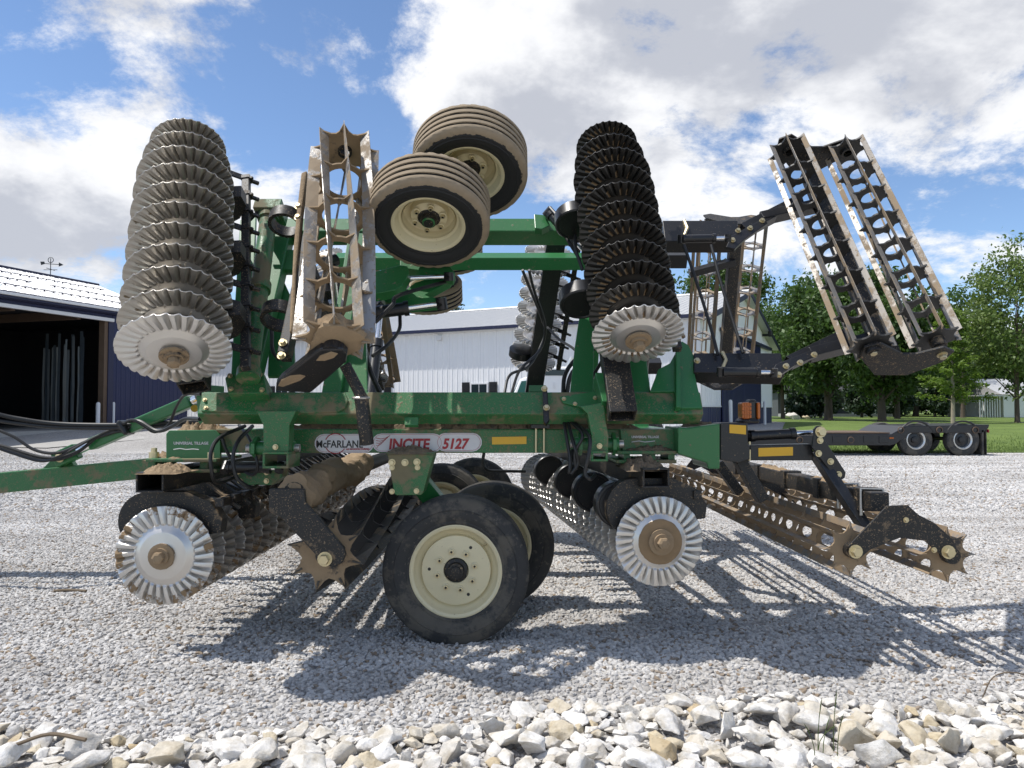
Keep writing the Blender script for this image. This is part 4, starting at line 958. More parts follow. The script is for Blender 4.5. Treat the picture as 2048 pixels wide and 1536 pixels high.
# ---- wheels
def tyre_mesh(Rt, W, rr, mat, grooves=4):
    h = Rt - rr; half = [(rr - .004, .34 * W, 0), (rr + .008, .405 * W, 0), (rr + .018, .43 * W, .08), (rr + .026, .445 * W, .08), (rr + .034, .44 * W, .05), (rr + .35 * h, .50 * W, .05), (rr + .56 * h, .50 * W, .15), (rr + .58 * h, .515 * W, .15), (rr + .61 * h, .498 * W, .2), (rr + .70 * h, .493 * W, .3), (Rt - .045, .475 * W, .55), (Rt - .022, .462 * W, .9), (Rt - .006, .43 * W, 1)]
    tr = []
    for g in range(grooves):
        c = (.36 - .72 * (g + .5) / grooves + .0) * W if grooves else 0; tr += [(Rt, c + .012, 1), (Rt - .014, c + .008, .1), (Rt - .014, c - .008, .1), (Rt, c - .012, 1)]
    prof = half + [(Rt, .38 * W, 1)] + tr + [(Rt, -.38 * W, 1)] + [(r, -z, q) for r, z, q in half[::-1]]
    n = 96; m = MB(); vs = []; mud = []; sh = {11, 12, len(prof) - 12, len(prof) - 13}
    for j, (r, z, q) in enumerate(prof):
        for k in range(n):
            a = 2 * math.pi * k / n; r2 = r - (.009 if (j in sh and k % 3 == 0) else 0); vs.append((r2 * math.cos(a), r2 * math.sin(a), z)); mud.append(q)
    m.add(vs, [(j * n + k, j * n + (k + 1) % n, (j + 1) * n + (k + 1) % n, (j + 1) * n + k) for j in range(len(prof) - 1) for k in range(n)], 0, mud)
    return m.mesh('tyre', mat, smooth=True, ang=38)
def rim_mesh(rr, W, deep):
    m = MB()
    if deep: prof = [(rr + .012, .385 * W), (rr + .016, .41 * W), (rr + .006, .42 * W), (rr - .010, .39 * W), (rr - .022, .30 * W), (rr - .03, .22 * W), (rr - .045, .18 * W), (rr - .06, .0), (rr * .55, -.02), (rr * .52, .03), (.065, .045), (.06, .04)]
    else: prof = [(rr + .012, .385 * W), (rr + .016, .41 * W), (rr + .004, .425 * W), (rr - .012, .40 * W), (rr - .02, .33 * W), (rr - .035, .25 * W), (rr - .048, .22 * W), (rr - .056, .20 * W), (rr - .060, .29 * W), (rr - .070, .30 * W), (.078, .30 * W), (.075, .27 * W)]
    m.lathe(prof, 56); m.lathe([(rr + .012, -.385 * W), (rr - .02, -.3 * W), (rr - .05, .0), (rr - .05, .2 * W)], 56); return m.mesh('rim', 'cream', smooth=True, ang=30)
def hub_mesh(z, L, r, deep):
    m = MB(); m.lathe([(r * 1.35, z - .03), (r * 1.35, z), (r, z + .005), (r * .92, z + L * .7), (r * .6, z + L * .72), (r * .58, z + L), (0, z + L * 1.05)], 28); return m.mesh('hub', 'black_dirty', smooth=True)
LUG = MB(); LUG.lathe([(.022, 0), (.022, .006), (.014, .008)], 14); LUG.lathe([(.0145, .0), (.0145, .022), (.008, .023)], 6, mi=1); LUG.lathe([(.008, .023), (.008, .012), (0, .012)], 10, mi=2); LUG = LUG.mesh('lug_nut', ['cream', 'zinc', 'decal_black'])
TY = {}
def wheel(M, Rt, W, rr, tmat, deep, nl):
    key = (Rt, tmat)
    if key not in TY:
        lz = .045 if deep else .30 * W
        TY[key] = (tyre_mesh(Rt, W, rr, tmat), rim_mesh(rr, W, deep), hub_mesh(lz, .05, .052, deep), lz)
    t, ri, hb, lz = TY[key]; w = link('wheel', ri, root, M); link('tyre', t, w, M); link('hub', hb, w, M)
    for k in range(nl): a = 2 * math.pi * (k + .3) / nl; lr = .118 if not deep else .092; link('lug_nut', LUG, w, M @ Matrix.Translation((lr * math.cos(a), lr * math.sin(a), lz)))
    if not deep:
        for k in range(3):
            a = 2 * math.pi * k / 3 + 1.0; m = MB(); m.lathe([(0, .001), (.010, .001), (.010, -.01)], 12); m.build('painted_hole', 'decal_black', w, M @ Matrix.Translation((.165 * math.cos(a), .165 * math.sin(a), lz)))  # no opening in the rim: a black disc paints the dark of a hole
    return w
RT = .45
for (X, Y, face) in ((P(911, 1130, 4.6).x, 4.74, -1), (P(985, 1075, 5.5).x, 5.6, -1), (-.42, 8.3, -1), (-.70, 7.45, -1)):
    wheel(axisM((X, Y, RT - .012), (0, face, 0)), RT, .30, .272, 'rubber', False, 8)
WQ = .62
for M in (Mn, Mf):
    for (u, v, a) in ((857, 447, .3), (939, 347, .9)):
        p = LP(Mn, u, v, WQ)
        if M is Mf: p = p + Vector((-.42, .12, 0))
        wheel(M @ frame(p + Vector((0, .0, 0)), (1, 0, 0), (0, 0, 1), (0, -1, 0)) @ Matrix.Translation((0, 0, -.09)), .375, .27, .215, 'rubber_muddy', True, 6)

# ---- wing frames
def ubox(m, a, b): m.box([(a[i] + b[i]) / 2 for i in range(3)], [abs(b[i] - a[i]) for i in range(3)])
xL, xR = LP(Mn, 400, 805, 0).x, LP(Mn, 1404, 805, 0).x
for M, dt in ((Mn, 0), (Mf, .2)):
    m = MB(); ubox(m, (xL, 0, -.126), (xR, .161, 0)); wf = m.build('wing_frame', 'green_dirty' if M is Mn else 'green', root, M, bev=.008)
    m = MB(); ubox(m, (-1.75, 1.547 + dt, -.147), (.95, 1.68 + dt, 0)); m.build('outer_tube', 'green', wf, M, bev=.008)
    for x in ((-1.66, -1.12, .80) if M is Mn else (-1.66, .86)):
        m = MB(); ubox(m, (x - .06, .161, -.12), (x + .06, 1.547 + dt, -.01)); m.build('frame_arm', 'green', wf, M, bev=.008)
    if M is Mn: WF = wf
plateW('pivot_plate', [(403, 785), (455, 785), (520, 785), (690, 785), (696, 800), (690, 815), (676, 823), (590, 826), (402, 822)], .014, .014, 'green_dirty', WF)
plateW('pivot_plate', [(1119, 793), (1198, 781), (1206, 814), (1163, 814), (1125, 805)], .014, .014, 'green', WF)
def hinge(arm, box_, px, uu):
    h = plateY('hinge_arm', arm, 4.47, .10, 'green_dirty'); m = MB()
    (u0, v0, u1, v1) = box_; Y = 4.44
    a, b = P(u0, v0, Y), P(u1, v1, Y); t = .014; w = b.x - a.x; hh = a.z - b.z
    for (x0, x1, z0, z1) in ((a.x, b.x, a.z - t, a.z), (a.x, b.x, b.z, b.z + t), (a.x, a.x + t, b.z + t, a.z - t), (b.x - t, b.x, b.z + t, a.z - t)): m.box(((x0 + x1) / 2, Y + .12, (z0 + z1) / 2), (x1 - x0, .24, z1 - z0))
    m.build('hinge_box', 'green_dirty', h, I4, bev=.003)
    m = MB(); p, q = P(uu[0], px, 4.58), P(uu[1], px, 4.58); m.cyl(p, q, .042, 20); m.build('hinge_sleeve', 'green', h, I4, smooth=True)
    m = MB(); m.cyl(p - Vector((.03, 0, 0)), q + Vector((.03, 0, 0)), .024, 16); m.build('hinge_pin', 'bolt_steel', h, I4, smooth=True)
    for u in (uu[0] + 10, uu[1] - 10):
        m = MB(); c = P(u, px, 4.58); m.ext([c + Vector((-.01, .07 * math.cos(a), .07 * math.sin(a))) for a in np.linspace(0, math.pi, 9) - math.pi / 2] + [c + Vector((-.01, -.0, .07))][:0] + [c + Vector((-.01, .2, .09)), c + Vector((-.01, .2, -.09))][::1][:0] + [c + Vector((-.01, -.07, .03)), c + Vector((-.01, -.07, -.03))], (.02, 0, 0)); m.build('hinge_lug', 'green', h, I4)
    link('bolt', BOLT, h, axisM(P((u0 + u1) / 2, v0 - 10, 4.46), (0, -1, 0)))
hinge([(513, 822), (592, 822), (579, 850), (577, 906), (527, 906), (526, 850)], (525, 904, 577, 937), 896, (503, 590))
hinge([(1160, 813), (1208, 805), (1212, 845), (1217, 872), (1216, 904), (1182, 904), (1183, 872), (1175, 828)], (1182, 902, 1216, 923), 888, (1150, 1237))
# towers and gussets on the near wing
tb = plateW('tower_foot', [(450, 756), (458, 748), (527, 744), (534, 786), (456, 786)], .10, .20, 'green_dirty', WF); boltsW(tb, [(460, 752), (520, 750), (462, 778), (524, 780)], .102)
pp, pq = LP(Mn, 497, 752, .16), LP(Mn, 538, 428, .16)
m = MB(); d = (pq - pp); m.cyl(pp, pq, .058, 24)
for f in (.0, .50, .97): m.cyl(pp + d * (f - .015), pp + d * (f + .03), .072, 24)
gp = m.build('round_post', 'green_dirty', root, Mn, smooth=True)
r_ = random.Random(3)
m = MB(); ubox(m, (pq.x - .09, pq.y - .02, .06), (pq.x + .10, pq.y + .07, .24)); m.build('post_cap', 'green_dirty', gp, Mn, bev=.006)
link('bolt', BOLT, gp, Mn @ Matrix.Translation((pq.x, pq.y + .10, .15)) @ Matrix.Scale(1.6, 4))
plateW('side_plate', [(480, 440), (512, 432), (505, 600), (492, 752), (462, 752), (470, 600)], -.02, .03, 'green', WF)
plateW('side_plate', [(545, 500), (600, 500), (600, 545), (560, 545), (585, 600), (590, 752), (535, 752)], -.14, .03, 'green', WF)
plateW('cross_plate', [(505, 495), (600, 500), (600, 540), (505, 536)], -.05, .04, 'green', WF)
plateW('post_plate', [(690, 640), (730, 640), (735, 785), (672, 785)], -.05, .06, 'green', WF)
plateW('gusset', [(1317, 738), (1340, 726), (1364, 682), (1377, 690), (1389, 714), (1387, 737), (1405, 816), (1355, 816), (1349, 783), (1300, 783)], .02, .05, 'green', WF)
plateW('gusset_rib', [(1352, 700), (1360, 690), (1362, 814), (1352, 814)], .055, .05, 'green', WF)
plateW('gang_saddle', [(1190, 745), (1212, 745), (1216, 768), (1262, 768), (1266, 800), (1205, 803)], .14, .16, 'green', WF)
plateW('post_plate', [(1170, 560), (1190, 590), (1186, 784), (1140, 784), (1150, 690)], -.12, .06, 'green', WF)
plateW('gang_saddle', [(1058, 770), (1092, 770), (1092, 783), (1058, 783)], -.3, .2, 'green', WF)
sp = plateW('stop_strap', [(1085, 772), (1094, 772), (1099, 838), (1092, 848), (1087, 842)], .05, .035, 'black', WF); boltsW(sp, [(1089, 778), (1093, 816)], .052, 1.2)
plateW('bracket_tab', [(809, 834), (837, 834), (836, 850), (809, 850)], .02, .03, 'green', WF)
# lift cylinder on the outer tube
def hyd(name, M, a, b, r, frac=.62, mat='black', rodmat='chrome'):
    a, b = Vector(a), Vector(b); d = b - a; m = MB(); m.cyl(a, a + d * frac, r, 20); m.cyl(a + d * (frac - .05), a + d * (frac + .02), r * 1.18, 20); m.cyl(a, a + d * .06, r * 1.18, 20)
    c = m.build(name, mat, root, M, smooth=True); m = MB(); m.cyl(a + d * frac, a + d * .93, r * .5, 16); m.build('rod', rodmat, c, M, smooth=True)
    side = d.orthogonal().normalized()
    m = MB(); m.cyl(b - side * r * .9, b + side * r * .9, r * .8, 16); m.bar(a + d * .92, a + d * .99, r * 1.5, r * 1.3); m.build('clevis', mat, c, M); 
    m = MB(); m.cyl(a - d * .04 - side * r, a - d * .04 + side * r, r * .8, 16); m.bar(a - d * .05, a + d * .02, r * 1.2, r * 1.2); m.build('clevis', mat, c, M); return c
hyd('hydraulic_cylinder', Mn, LP(Mn, 1100, 428, .10), LP(Mn, 1185, 520, .10), .035)
plateW('cylinder_lug', [(1068, 428), (1092, 430), (1100, 450), (1084, 458), (1070, 456)], .06, .06, 'green', WF)
# walking axle of the near wing wheels
plateW('axle_arm', [(742, 545), (800, 530), (815, 532), (818, 545), (806, 570), (790, 580), (742, 588)], .28, .08, 'green'); plateW('axle_arm', [(760, 590), (800, 588), (830, 565), (885, 548), (905, 552), (900, 562), (850, 590), (880, 598), (886, 606), (820, 612), (770, 603)], .12, .07, 'green')
plateW('axle_beam', [(800, 520), (890, 520), (910, 545), (905, 555), (870, 545), (800, 535)], .2, .08, 'green')
hyd('hydraulic_cylinder', Mn, LP(Mn, 750, 560, .2), LP(Mn, 900, 553, .2), .03, .38); hyd('hydraulic_cylinder', Mn, LP(Mn, 745, 626, .1), LP(Mn, 884, 607, .1), .042, .5)
m = MB(); a, b = LP(Mn, 857, 447, WQ), LP(Mn, 939, 347, WQ); m.cyl(a, a + Vector((0, .35, 0)), .04, 16); m.cyl(b, b + Vector((0, .3, 0)), .04, 16); m.bar(a + Vector((0, .28, 0)), b + Vector((0, .05, -.1)), .1, .1); m.bar(a + Vector((.0, .3, 0)), Vector((a.x, a.y + .3, 0)), .1, .08, (1, 0, 0)); m.build('walking_beam', 'green', root, Mn, bev=.005)
# chopper frame on the near wing
fx = ca.x - .24
m = MB(); ubox(m, (LP(Mn, 592, 600, .5).x - .03, LP(Mn, 600, 712, .5).y, .44), (LP(Mn, 592, 600, .5).x + .03, LP(Mn, 605, 345, .5).y, .54)); cf = m.build('roller_frame', 'black_dirty', root, Mn, bev=.006)
plateW('mud_crust', [(602, 345), (614, 340), (603, 420), (598, 480), (592, 540), (590, 600), (586, 660), (578, 664), (580, 610), (583, 565), (586, 500), (592, 430)], .56, .07, 'mud', cf, bev=.012)
tA = ca.y - .09
def plateT(name, poly, t, th, mat, parent, bev): m = MB(); m.ext([LT(Mn, u, v, t) for u, v in poly], (0, th, 0)); return m.build(name, mat, parent, Mn, bev=bev)
ar = plateT('roller_arm', [(551, 783), (552, 770), (560, 760), (628, 706), (640, 699), (684, 698), (694, 708), (692, 726), (625, 784), (620, 787)], tA, .05, 'black', root, .012)
plateT('mud_crust', [(556, 772), (562, 761), (580, 752), (600, 750), (611, 753), (600, 762), (580, 769), (566, 774)], tA - .004, .006, 'mud', ar, .002); plateT('mud_crust', [(632, 722), (640, 712), (662, 704), (676, 708), (668, 716), (650, 722)], tA - .004, .006, 'mud', ar, .002)
m = MB(); m.cyl(ca - Vector((0, .085, 0)), ca, .05, 20); m.build('bearing', 'black', ar, Mn, smooth=True)
def cspring(cu, cv, q):
    c = LP(Mn, cu, cv, q); m = MB(); pts = [c + Vector((.10 * math.cos(a), .0, .10 * math.sin(a))) for a in np.linspace(R(20), R(300), 15)]
    vs = []
    for p in pts:
        o = (p - c).normalized(); vs += [p + Vector((0, -.04, 0)) - o * .012, p + Vector((0, .04, 0)) - o * .012, p + Vector((0, .04, 0)) + o * .012, p + Vector((0, -.04, 0)) + o * .012]
    m.add(vs, [(i * 4 + k, i * 4 + (k + 1) % 4, i * 4 + 4 + (k + 1) % 4, i * 4 + 4 + k) for i in range(len(pts) - 1) for k in range(4)] + [(0, 1, 2, 3), tuple(range(len(vs) - 4, len(vs)))]); s = m.build('spring_mount', 'black_dirty', cf, Mn, smooth=True, ang=30)
cspring(572, 443, .36); cspring(560, 632, .36)
boltsW(cf, [(597, 414), (596, 436), (566, 686), (563, 712)], .545, 1.4)
# near wing: rear arms carrying the reels
a1 = plateW('rear_arm', [(1325, 441), (1475, 441), (1478, 482), (1330, 482)], .04, .12, 'black'); plateW('arm_link', [(1462, 472), (1528, 436), (1536, 446), (1490, 478), (1470, 497), (1452, 494)], .10, .03, 'black', a1)
plateW('arm_extension', [(1482, 446), (1602, 385), (1608, 402), (1498, 462)], .06, .08, 'black', a1); boltsW(a1, [(1476, 462), (1500, 457), (1524, 442), (1465, 481)], .102, 1.2)
a2 = plateW('rear_arm', [(1388, 706), (1562, 706), (1570, 748), (1388, 744)], .04, .12, 'black'); plateW('arm_link', [(1540, 748), (1552, 728), (1622, 700), (1633, 712), (1590, 730), (1556, 752)], .10, .03, 'black', a2)
plateW('arm_extension', [(1572, 712), (1692, 654), (1698, 672), (1590, 727)], .06, .08, 'black', a2); boltsW(a2, [(1572, 733), (1600, 726), (1628, 710), (1557, 750), (1394, 722)], .102, 1.2)
for (u0, v0, u1, v1) in ((1365, 478, 1456, 476), (1445, 744, 1548, 745)): hyd('hydraulic_cylinder', Mn, LP(Mn, u0, v0, .16), LP(Mn, u1, v1, .16), .028, .7)
for (u, a) in ((1370, a1), (1447, a2)):
    m = MB(); vv = 440 if a is a1 else 704; m.tube([LP(Mn, u - 2, vv, .05), LP(Mn, u + 5, vv + 16, .055), LP(Mn, u - 6, vv + 42, .05)], .012, 8); m.build('u_bolt', 'zinc', a, Mn, smooth=True)
# reel cradles: bottom plates and toolbars of the near wing (and their mirror)
A0, A1 = LP(Mn, 1742, 690, .30), LP(Mn, 1577, 300, .30); B0, B1 = LP(Mn, 1872, 678, .26), LP(Mn, 1693, 302, .26)
for M in (Mn, Mf):
    for (a, b, s) in ((A0, B0, -1), (A1, B1, 1)):
        t = (a.y + b.y) / 2 + s * .07; m = MB(); mid = (a + b) / 2
        poly = [(a.x - .06, a.z + .03), (a.x + .02, a.z + .07), (mid.x - .02, mid.z - .02), (mid.x + .06, mid.z - .02), (b.x - .02, b.z + .07), (b.x + .06, b.z + .03), (b.x + .04, b.z - .08), (mid.x + .1, mid.z - .24), (mid.x - .1, mid.z - .24), (a.x - .05, a.z - .07)]
        fm = M @ frame((0, t, 0), (1, 0, 0), (0, 0, 1), (0, -1, 0)); m.prism(poly, -.008, .008); pl = m.build('reel_end_plate', 'black_dirty', root, fm, bev=.003)
        for c in (a, b): link('bolt', BOLT, pl, fm @ Matrix.Translation((c.x, c.z, .008)) @ Matrix.Scale(1.8, 4))
    m = MB(); a, b = (A0 + B0) / 2, (A1 + B1) / 2; m.bar(a + Vector((0, .0, -.19)), b + Vector((0, 0, -.19)), .11, .11, (1, 0, 0)); tb = m.build('reel_toolbar', 'black_dirty', root, M, bev=.006)
    for f, aa in ((.12, a2), (.82, a1)):
        p = a.lerp(b, f) + Vector((0, 0, -.24)); m = MB(); m.bar((p.x - .45, p.y - .12, .02), p, .07, .09); m.build('pull_arm', 'black', tb, M, bev=.006)
# far wing rear arm
for v in (441, 708):
    a = LP(Mn, 1330, v, .0); m = MB(); ubox(m, (a.x, a.y + .1, -.12), (a.x + .62, a.y + .24, 0)); m.build('rear_arm', 'black', root, Mf, bev=.005)

# ---- centre section
c0, c1 = P(430, 858, 4.75), P(1440, 906, 4.75)
m = MB(); m.box(((c0.x + c1.x) / 2, 4.825, (c0.z + c1.z) / 2), (c1.x - c0.x, .15, c0.z - c1.z)); CF = m.build('centre_frame', 'green_dirty', root, I4, bev=.008)
m = MB(); m.box(((c0.x + c1.x) / 2, 8.175, (c0.z + c1.z) / 2), (c1.x - c0.x, .15, c0.z - c1.z)); m.build('far_rail', 'green', CF, I4, bev=.008)
for X in (-1.75, -1.0, .42, 1.05):
    m = MB(); m.box((X, 6.5, (c0.z + c1.z) / 2), (.13, 3.2, .13)); m.build('cross_tube', 'green', CF, I4, bev=.006)
m = MB(); m.box((-.2, 6.5, 1.16), (2.0, .2, .16)); m.build('centre_spine', 'green', CF, I4, bev=.006)
ep = plateY('end_plate', [(332, 868), (338, 861), (428, 860), (440, 872), (440, 918), (332, 918)], 4.70, .03, 'green', CF)
for (v, t) in ((920, .022), (941, .022)):
    p, q = P(297, v, 4.68), P(438, v, 4.68); m = MB(); m.box(((p.x + q.x) / 2, 4.86, p.z), (q.x - p.x, .44, t)); pl = m.build('hitch_plate', 'green_dirty', CF, I4, bev=.006)
    if v == 920:
        for u in (308, 424): m = MB(); c = P(u, v, 4.72); m.lathe([(.03, .012), (.03, .05), (.018, .05), (.018, .075), (0, .08)], 14, Matrix.Translation(c)); m.build('pin', 'zinc', pl, I4, smooth=True)
m = MB(); c = P(398, 908, 4.72); m.tube([c + Vector((.055 * math.cos(a), 0, .022 * math.sin(a))) for a in np.linspace(0, 2 * math.pi, 17)], .009, 8); m.build('pull_handle', 'red_handle', CF, I4, smooth=True)
p, q = P(318, 930, 4.8), P(420, 930, 4.8)
for X in (p.x, q.x): m = MB(); m.box((X, 4.85, p.z), (.05, .3, .07)); m.build('spacer', 'green_dirty', CF, I4, bev=.004)
sb = plateY('suspension_bracket', [(772, 905), (868, 905), (866, 914), (846, 986), (842, 990), (793, 991), (788, 986), (776, 914)], 4.60, .2, 'green_dirty', CF); bolts(sb, [(784, 935), (835, 935), (784, 983), (833, 982)], 4.598, 1.0); bolts(sb, [(784, 925), (810, 925), (834, 924)], 4.598, 1.3)
m = MB(); m.bar(P(838, 962, 4.95), P(930, 1075, 5.15), .12, .16, (0, 1, 0)); m.bar((-.35, 4.8, RT), (-.2, 5.6, RT), .1, .12); m.cyl((-.35, 4.75, RT), (-.35, 5.0, RT), .05); m.cyl((-.15, 5.3, RT), (-.15, 5.7, RT), .05); m.build('walking_beam', 'green', CF, I4, bev=.006)
m = MB(); m.bar(P(838, 962, 7.9), (-.5, 7.9, RT), .12, .16, (0, 1, 0)); m.bar((-.70, 7.45, RT), (-.42, 8.3, RT), .1, .12); m.build('walking_beam', 'green', CF, I4, bev=.006)
plateY('rear_box', [(1356, 854), (1372, 856), (1440, 847), (1440, 938), (1417, 938), (1414, 926), (1356, 908)], 4.6, .4, 'green', CF, .008)
plateY('rear_pad', [(1240, 860), (1355, 858), (1355, 905), (1245, 905)], 4.72, .03, 'green_dirty', CF)
for (v) in (905, 923): p, q = P(1232, v, 4.66), P(1352, v, 4.66); m = MB(); m.box(((p.x + q.x) / 2, 4.84, p.z), (q.x - p.x, .4, .022)); m.build('gang_plate', 'green_dirty', CF, I4, bev=.004)
for u in (1250, 1300, 1338): p = P(u, 914, 4.75); m = MB(); m.box((p.x, 4.8, p.z), (.04, .25, .05)); m.build('spacer', 'green', CF, I4)
bb = plateY('rear_mast', [(1441, 846), (1496, 845), (1496, 888), (1500, 893), (1500, 919), (1478, 926), (1441, 920)], 4.62, .18, 'black', CF, .006)
def refl(poly, Y, parent): return plateY('reflector', poly, Y, .003, 'reflector', parent, .0)
refl([(1459, 849), (1492, 851), (1492, 869), (1459, 866)], 4.616, bb)
rb = plateY('rear_boom', [(1500, 891), (1626, 888), (1626, 921), (1500, 921)], 4.66, .12, 'black', CF, .005); refl([(1517, 896), (1586, 894), (1586, 911), (1517, 913)], 4.656, rb)
for v in (889, 921): m = MB(); m.cyl(P(1499, v - 16 * (v > 900) - 6, 4.64), P(1499, v, 4.64), .008); m.build('link_pin', 'zinc', rb, I4)
rp = plateY('boom_plate', [(1629, 858), (1634, 852), (1642, 851), (1648, 858), (1650, 880), (1692, 945), (1690, 956), (1680, 961), (1670, 955), (1632, 905), (1624, 895)], 4.60, .022, 'black', CF, .004); bolts(rp, [(1640, 881), (1637, 907), (1661, 923), (1677, 949)], 4.598, 1.2); bolts(rp, [(1641, 864)], 4.598, 2.0)
m = MB(); m.bar(P(1630, 905, 4.7), P(1732, 1058, 4.5), .06, .10, (0, 1, 0)); m.build('drop_arm', 'black', CF, I4, bev=.006); m = MB(); m.bar(P(1478, 920, 4.75), P(1525, 1000, 4.75), .07, .10, (0, 1, 0)); m.build('drop_arm', 'black_dirty', CF, I4, bev=.006)
m = MB(); m.bar(P(1435, 925, 5.8), P(1478, 985, 5.8), .07, .10, (0, 1, 0)); m.build('drop_arm', 'black_dirty', CF, I4, bev=.006)
hyd('hydraulic_cylinder', I4, P(1500, 872, 4.72), P(1640, 864, 4.72), .032, .62)
tx = P(1752, 1002, 4.4)
m = MB(); m.box((tx.x, 6.5, tx.z), (.11, 4.3, .11)); RTb = m.build('reel_toolbar', 'black_dirty', root, I4, bev=.008)
for k in range(7):
    y = 4.5 + k * .62; m = MB(); m.box((tx.x, y, tx.z), (.135, .09, .135)); m.build('clamp', 'black_dirty', RTb, I4, bev=.006)
for Y in (6.4, 8.55):
    m = MB(); m.ext([P(1700, 1098, 4.2) + Vector((0, Y - 4.2, 0)), tx + Vector((-.05, Y - 4.4, .0)), tx + Vector((.08, Y - 4.4, 0)), P(1893, 1108, 4.2) + Vector((0, Y - 4.2, 0)), tx + Vector((.02, Y - 4.4, -.12))], (0, .012, 0)); m.build('reel_hanger', 'black_dirty', RTb, I4)
ee = plateY('reel_end_plate', [(1697, 1092), (1774, 1012), (1816, 1010), (1838, 1030), (1868, 1045), (1906, 1078), (1914, 1098), (1898, 1116), (1880, 1108), (1850, 1082), (1800, 1076), (1740, 1100), (1722, 1116), (1704, 1114)], 4.12, .014, 'black_dirty', RTb, .003); bolts(ee, [(1711, 1103), (1896, 1104)], 4.118, 2.2); bolts(ee, [(1812, 1040), (1868, 1100)], 4.118, .9)
for u in (1770, 1735): p = P(u, 1003, 4.4); m = MB(); m.tube([tx + Vector((.065, (1770 - u) * .009 + .05, -.09)), tx + Vector((.065, (1770 - u) * .009 + .05, .065)), tx + Vector((-.065, (1770 - u) * .009 + .05, .065)), tx + Vector((-.065, (1770 - u) * .009 + .05, -.09))], .009, 8); m.build('u_bolt', 'bolt_steel', RTb, I4, smooth=True)
# warning light
wb = MB(); p = P(1497, 842, 4.7); wb.box((p.x, 4.72, p.z), (.13, .1, .03)); wb.box((p.x + .022, 4.72, p.z + .07), (.05, .09, .13)); WL = wb.build('warning_light', 'black', root, I4, bev=.015)
for sx, w in ((-.022, .055), (.055, .02)):
    m = MB(); m.box((p.x + sx, 4.715, p.z + .065), (w, .105, .105)); ln = m.build('lens', 'amber', WL, I4, bev=.012)
m = MB()
for i in range(4):
    for j in range(4): m.box((p.x - .045 + .015 * i, 4.661, p.z + .03 + .024 * j), (.012, .006, .019))
m.build('lens_cells', 'amber', WL, I4)
m = MB(); ca_ = P(1478, 849, 4.7)
# lower chopper arm and mud-caked tube
la = plateY('roller_arm', [(537, 980), (541, 977), (608, 978), (611, 1006), (688, 1096), (691, 1110), (684, 1126), (668, 1136), (650, 1130), (560, 1034), (537, 1024)], 4.16, .035, 'black_dirty', root, .006); bolts(la, [(650, 1118)], 4.158, 2.4)
def lumpy(name, a, b, r, mat, parent, M=I4, n=70, seed=0, k=26):
    a, b = Vector(a), Vector(b); d = (b - a).normalized(); x = d.orthogonal().normalized(); y = d.cross(x); m = MB(); vs = []
    for i in range(n + 1):
        c = a.lerp(b, i / n)
        for j in range(k):
            t = 2 * math.pi * j / k; o = x * math.cos(t) + y * math.sin(t); f = 1 + .42 * noise.noise((c + o * r) * 6 + Vector((seed, 0, 0))) + .22 * noise.noise((c + o * r) * 17) + .12 * noise.noise((c + o * r) * 45)
            if i in (0, n): f *= .55
            vs.append(c + o * r * f)
    m.add(vs, [(i * k + j, i * k + (j + 1) % k, (i + 1) * k + (j + 1) % k, (i + 1) * k + j) for i in range(n) for j in range(k)] + [tuple(range(k)), tuple(range(n * k, n * k + k))]); return m.build(name, mat, parent, M, smooth=True, ang=40)
p = P(588, 985, 4.25); lumpy('mud_crust', p, p + Vector((.02, 1.7, .02)), .098, 'mud', la, seed=2)
m = MB(); m.cyl(p + Vector((0, 0, 0)), p + Vector((0, 4.3, 0)), .06, 14); m.build('roller_tube', 'black_dirty', la, I4, smooth=True)
def mound(c, rx, ry, h, mat='soil', parent=CF, seed=0, n=34, clod=.35):
    clod = max(.55, clod * 1.6)
    m = MB(); vs = []
    for i in range(n + 1):
        for j in range(n + 1):
            x, y = 2 * i / n - 1, 2 * j / n - 1; e = max(0, 1 - x * x - y * y) ** .6
            q = Vector((c[0] + x * rx, c[1] + y * ry, 0)); z = e * h * (.75 + clod * noise.noise(q * 20 + Vector((seed * 5, 0, 0))) + .8 * clod * noise.noise(q * 55) + .5 * clod * abs(noise.noise(q * 110))) - .004
            vs.append((q.x, q.y, c[2] + z))
    m.add(vs, [(i * (n + 1) + j, (i + 1) * (n + 1) + j, (i + 1) * (n + 1) + j + 1, i * (n + 1) + j + 1) for i in range(n) for j in range(n)]); return m.build('soil_heap', mat, parent, I4, smooth=True, ang=25)
p = P(368, 917, 4.82); mound((p.x, 4.82, p.z), .2, .14, .055, 'mud', seed=1); p = P(400, 856, 4.8); mound((p.x, 4.85, P(400, 860, 4.75).z - .01), .17, .12, .05, 'mud', seed=2, clod=.7)
p = P(316, 940, 4.3); mound((p.x, 4.42, P(316, 946, 4.3).z), .12, .16, .05, 'mud', seed=3); mound((P(820, 905, 4.66).x, 4.68, P(820, 906, 4.66).z), .155, .1, .045, 'soil', seed=4, clod=.15)
mound((P(1300, 900, 4.7).x, 4.76, P(1300, 903, 4.7).z), .17, .12, .05, 'soil', seed=5, clod=.2); mound((P(1400, 850, 4.75).x, 4.78, P(1400, 856, 4.75).z), .12, .13, .05, 'soil', seed=6, clod=.3)
mound((P(1290, 930, 4.5).x, 4.62, P(1290, 938, 4.5).z), .13, .26, .07, 'soil', seed=7, clod=.25)
for k in range(7): mound((P(640 + k * 95, 857, 4.8).x, 4.83, c0.z - .004), .24, .075, .05 + .012 * (k % 3), 'soil', seed=10 + k, clod=.5)
for k, (u, v) in enumerate(((1560, 1000), (1640, 1010))): mound((tx.x, 5.0 + k * 1.1, tx.z + .055), .05, .4, .02, 'mud', RTb, seed=30 + k, clod=.8)
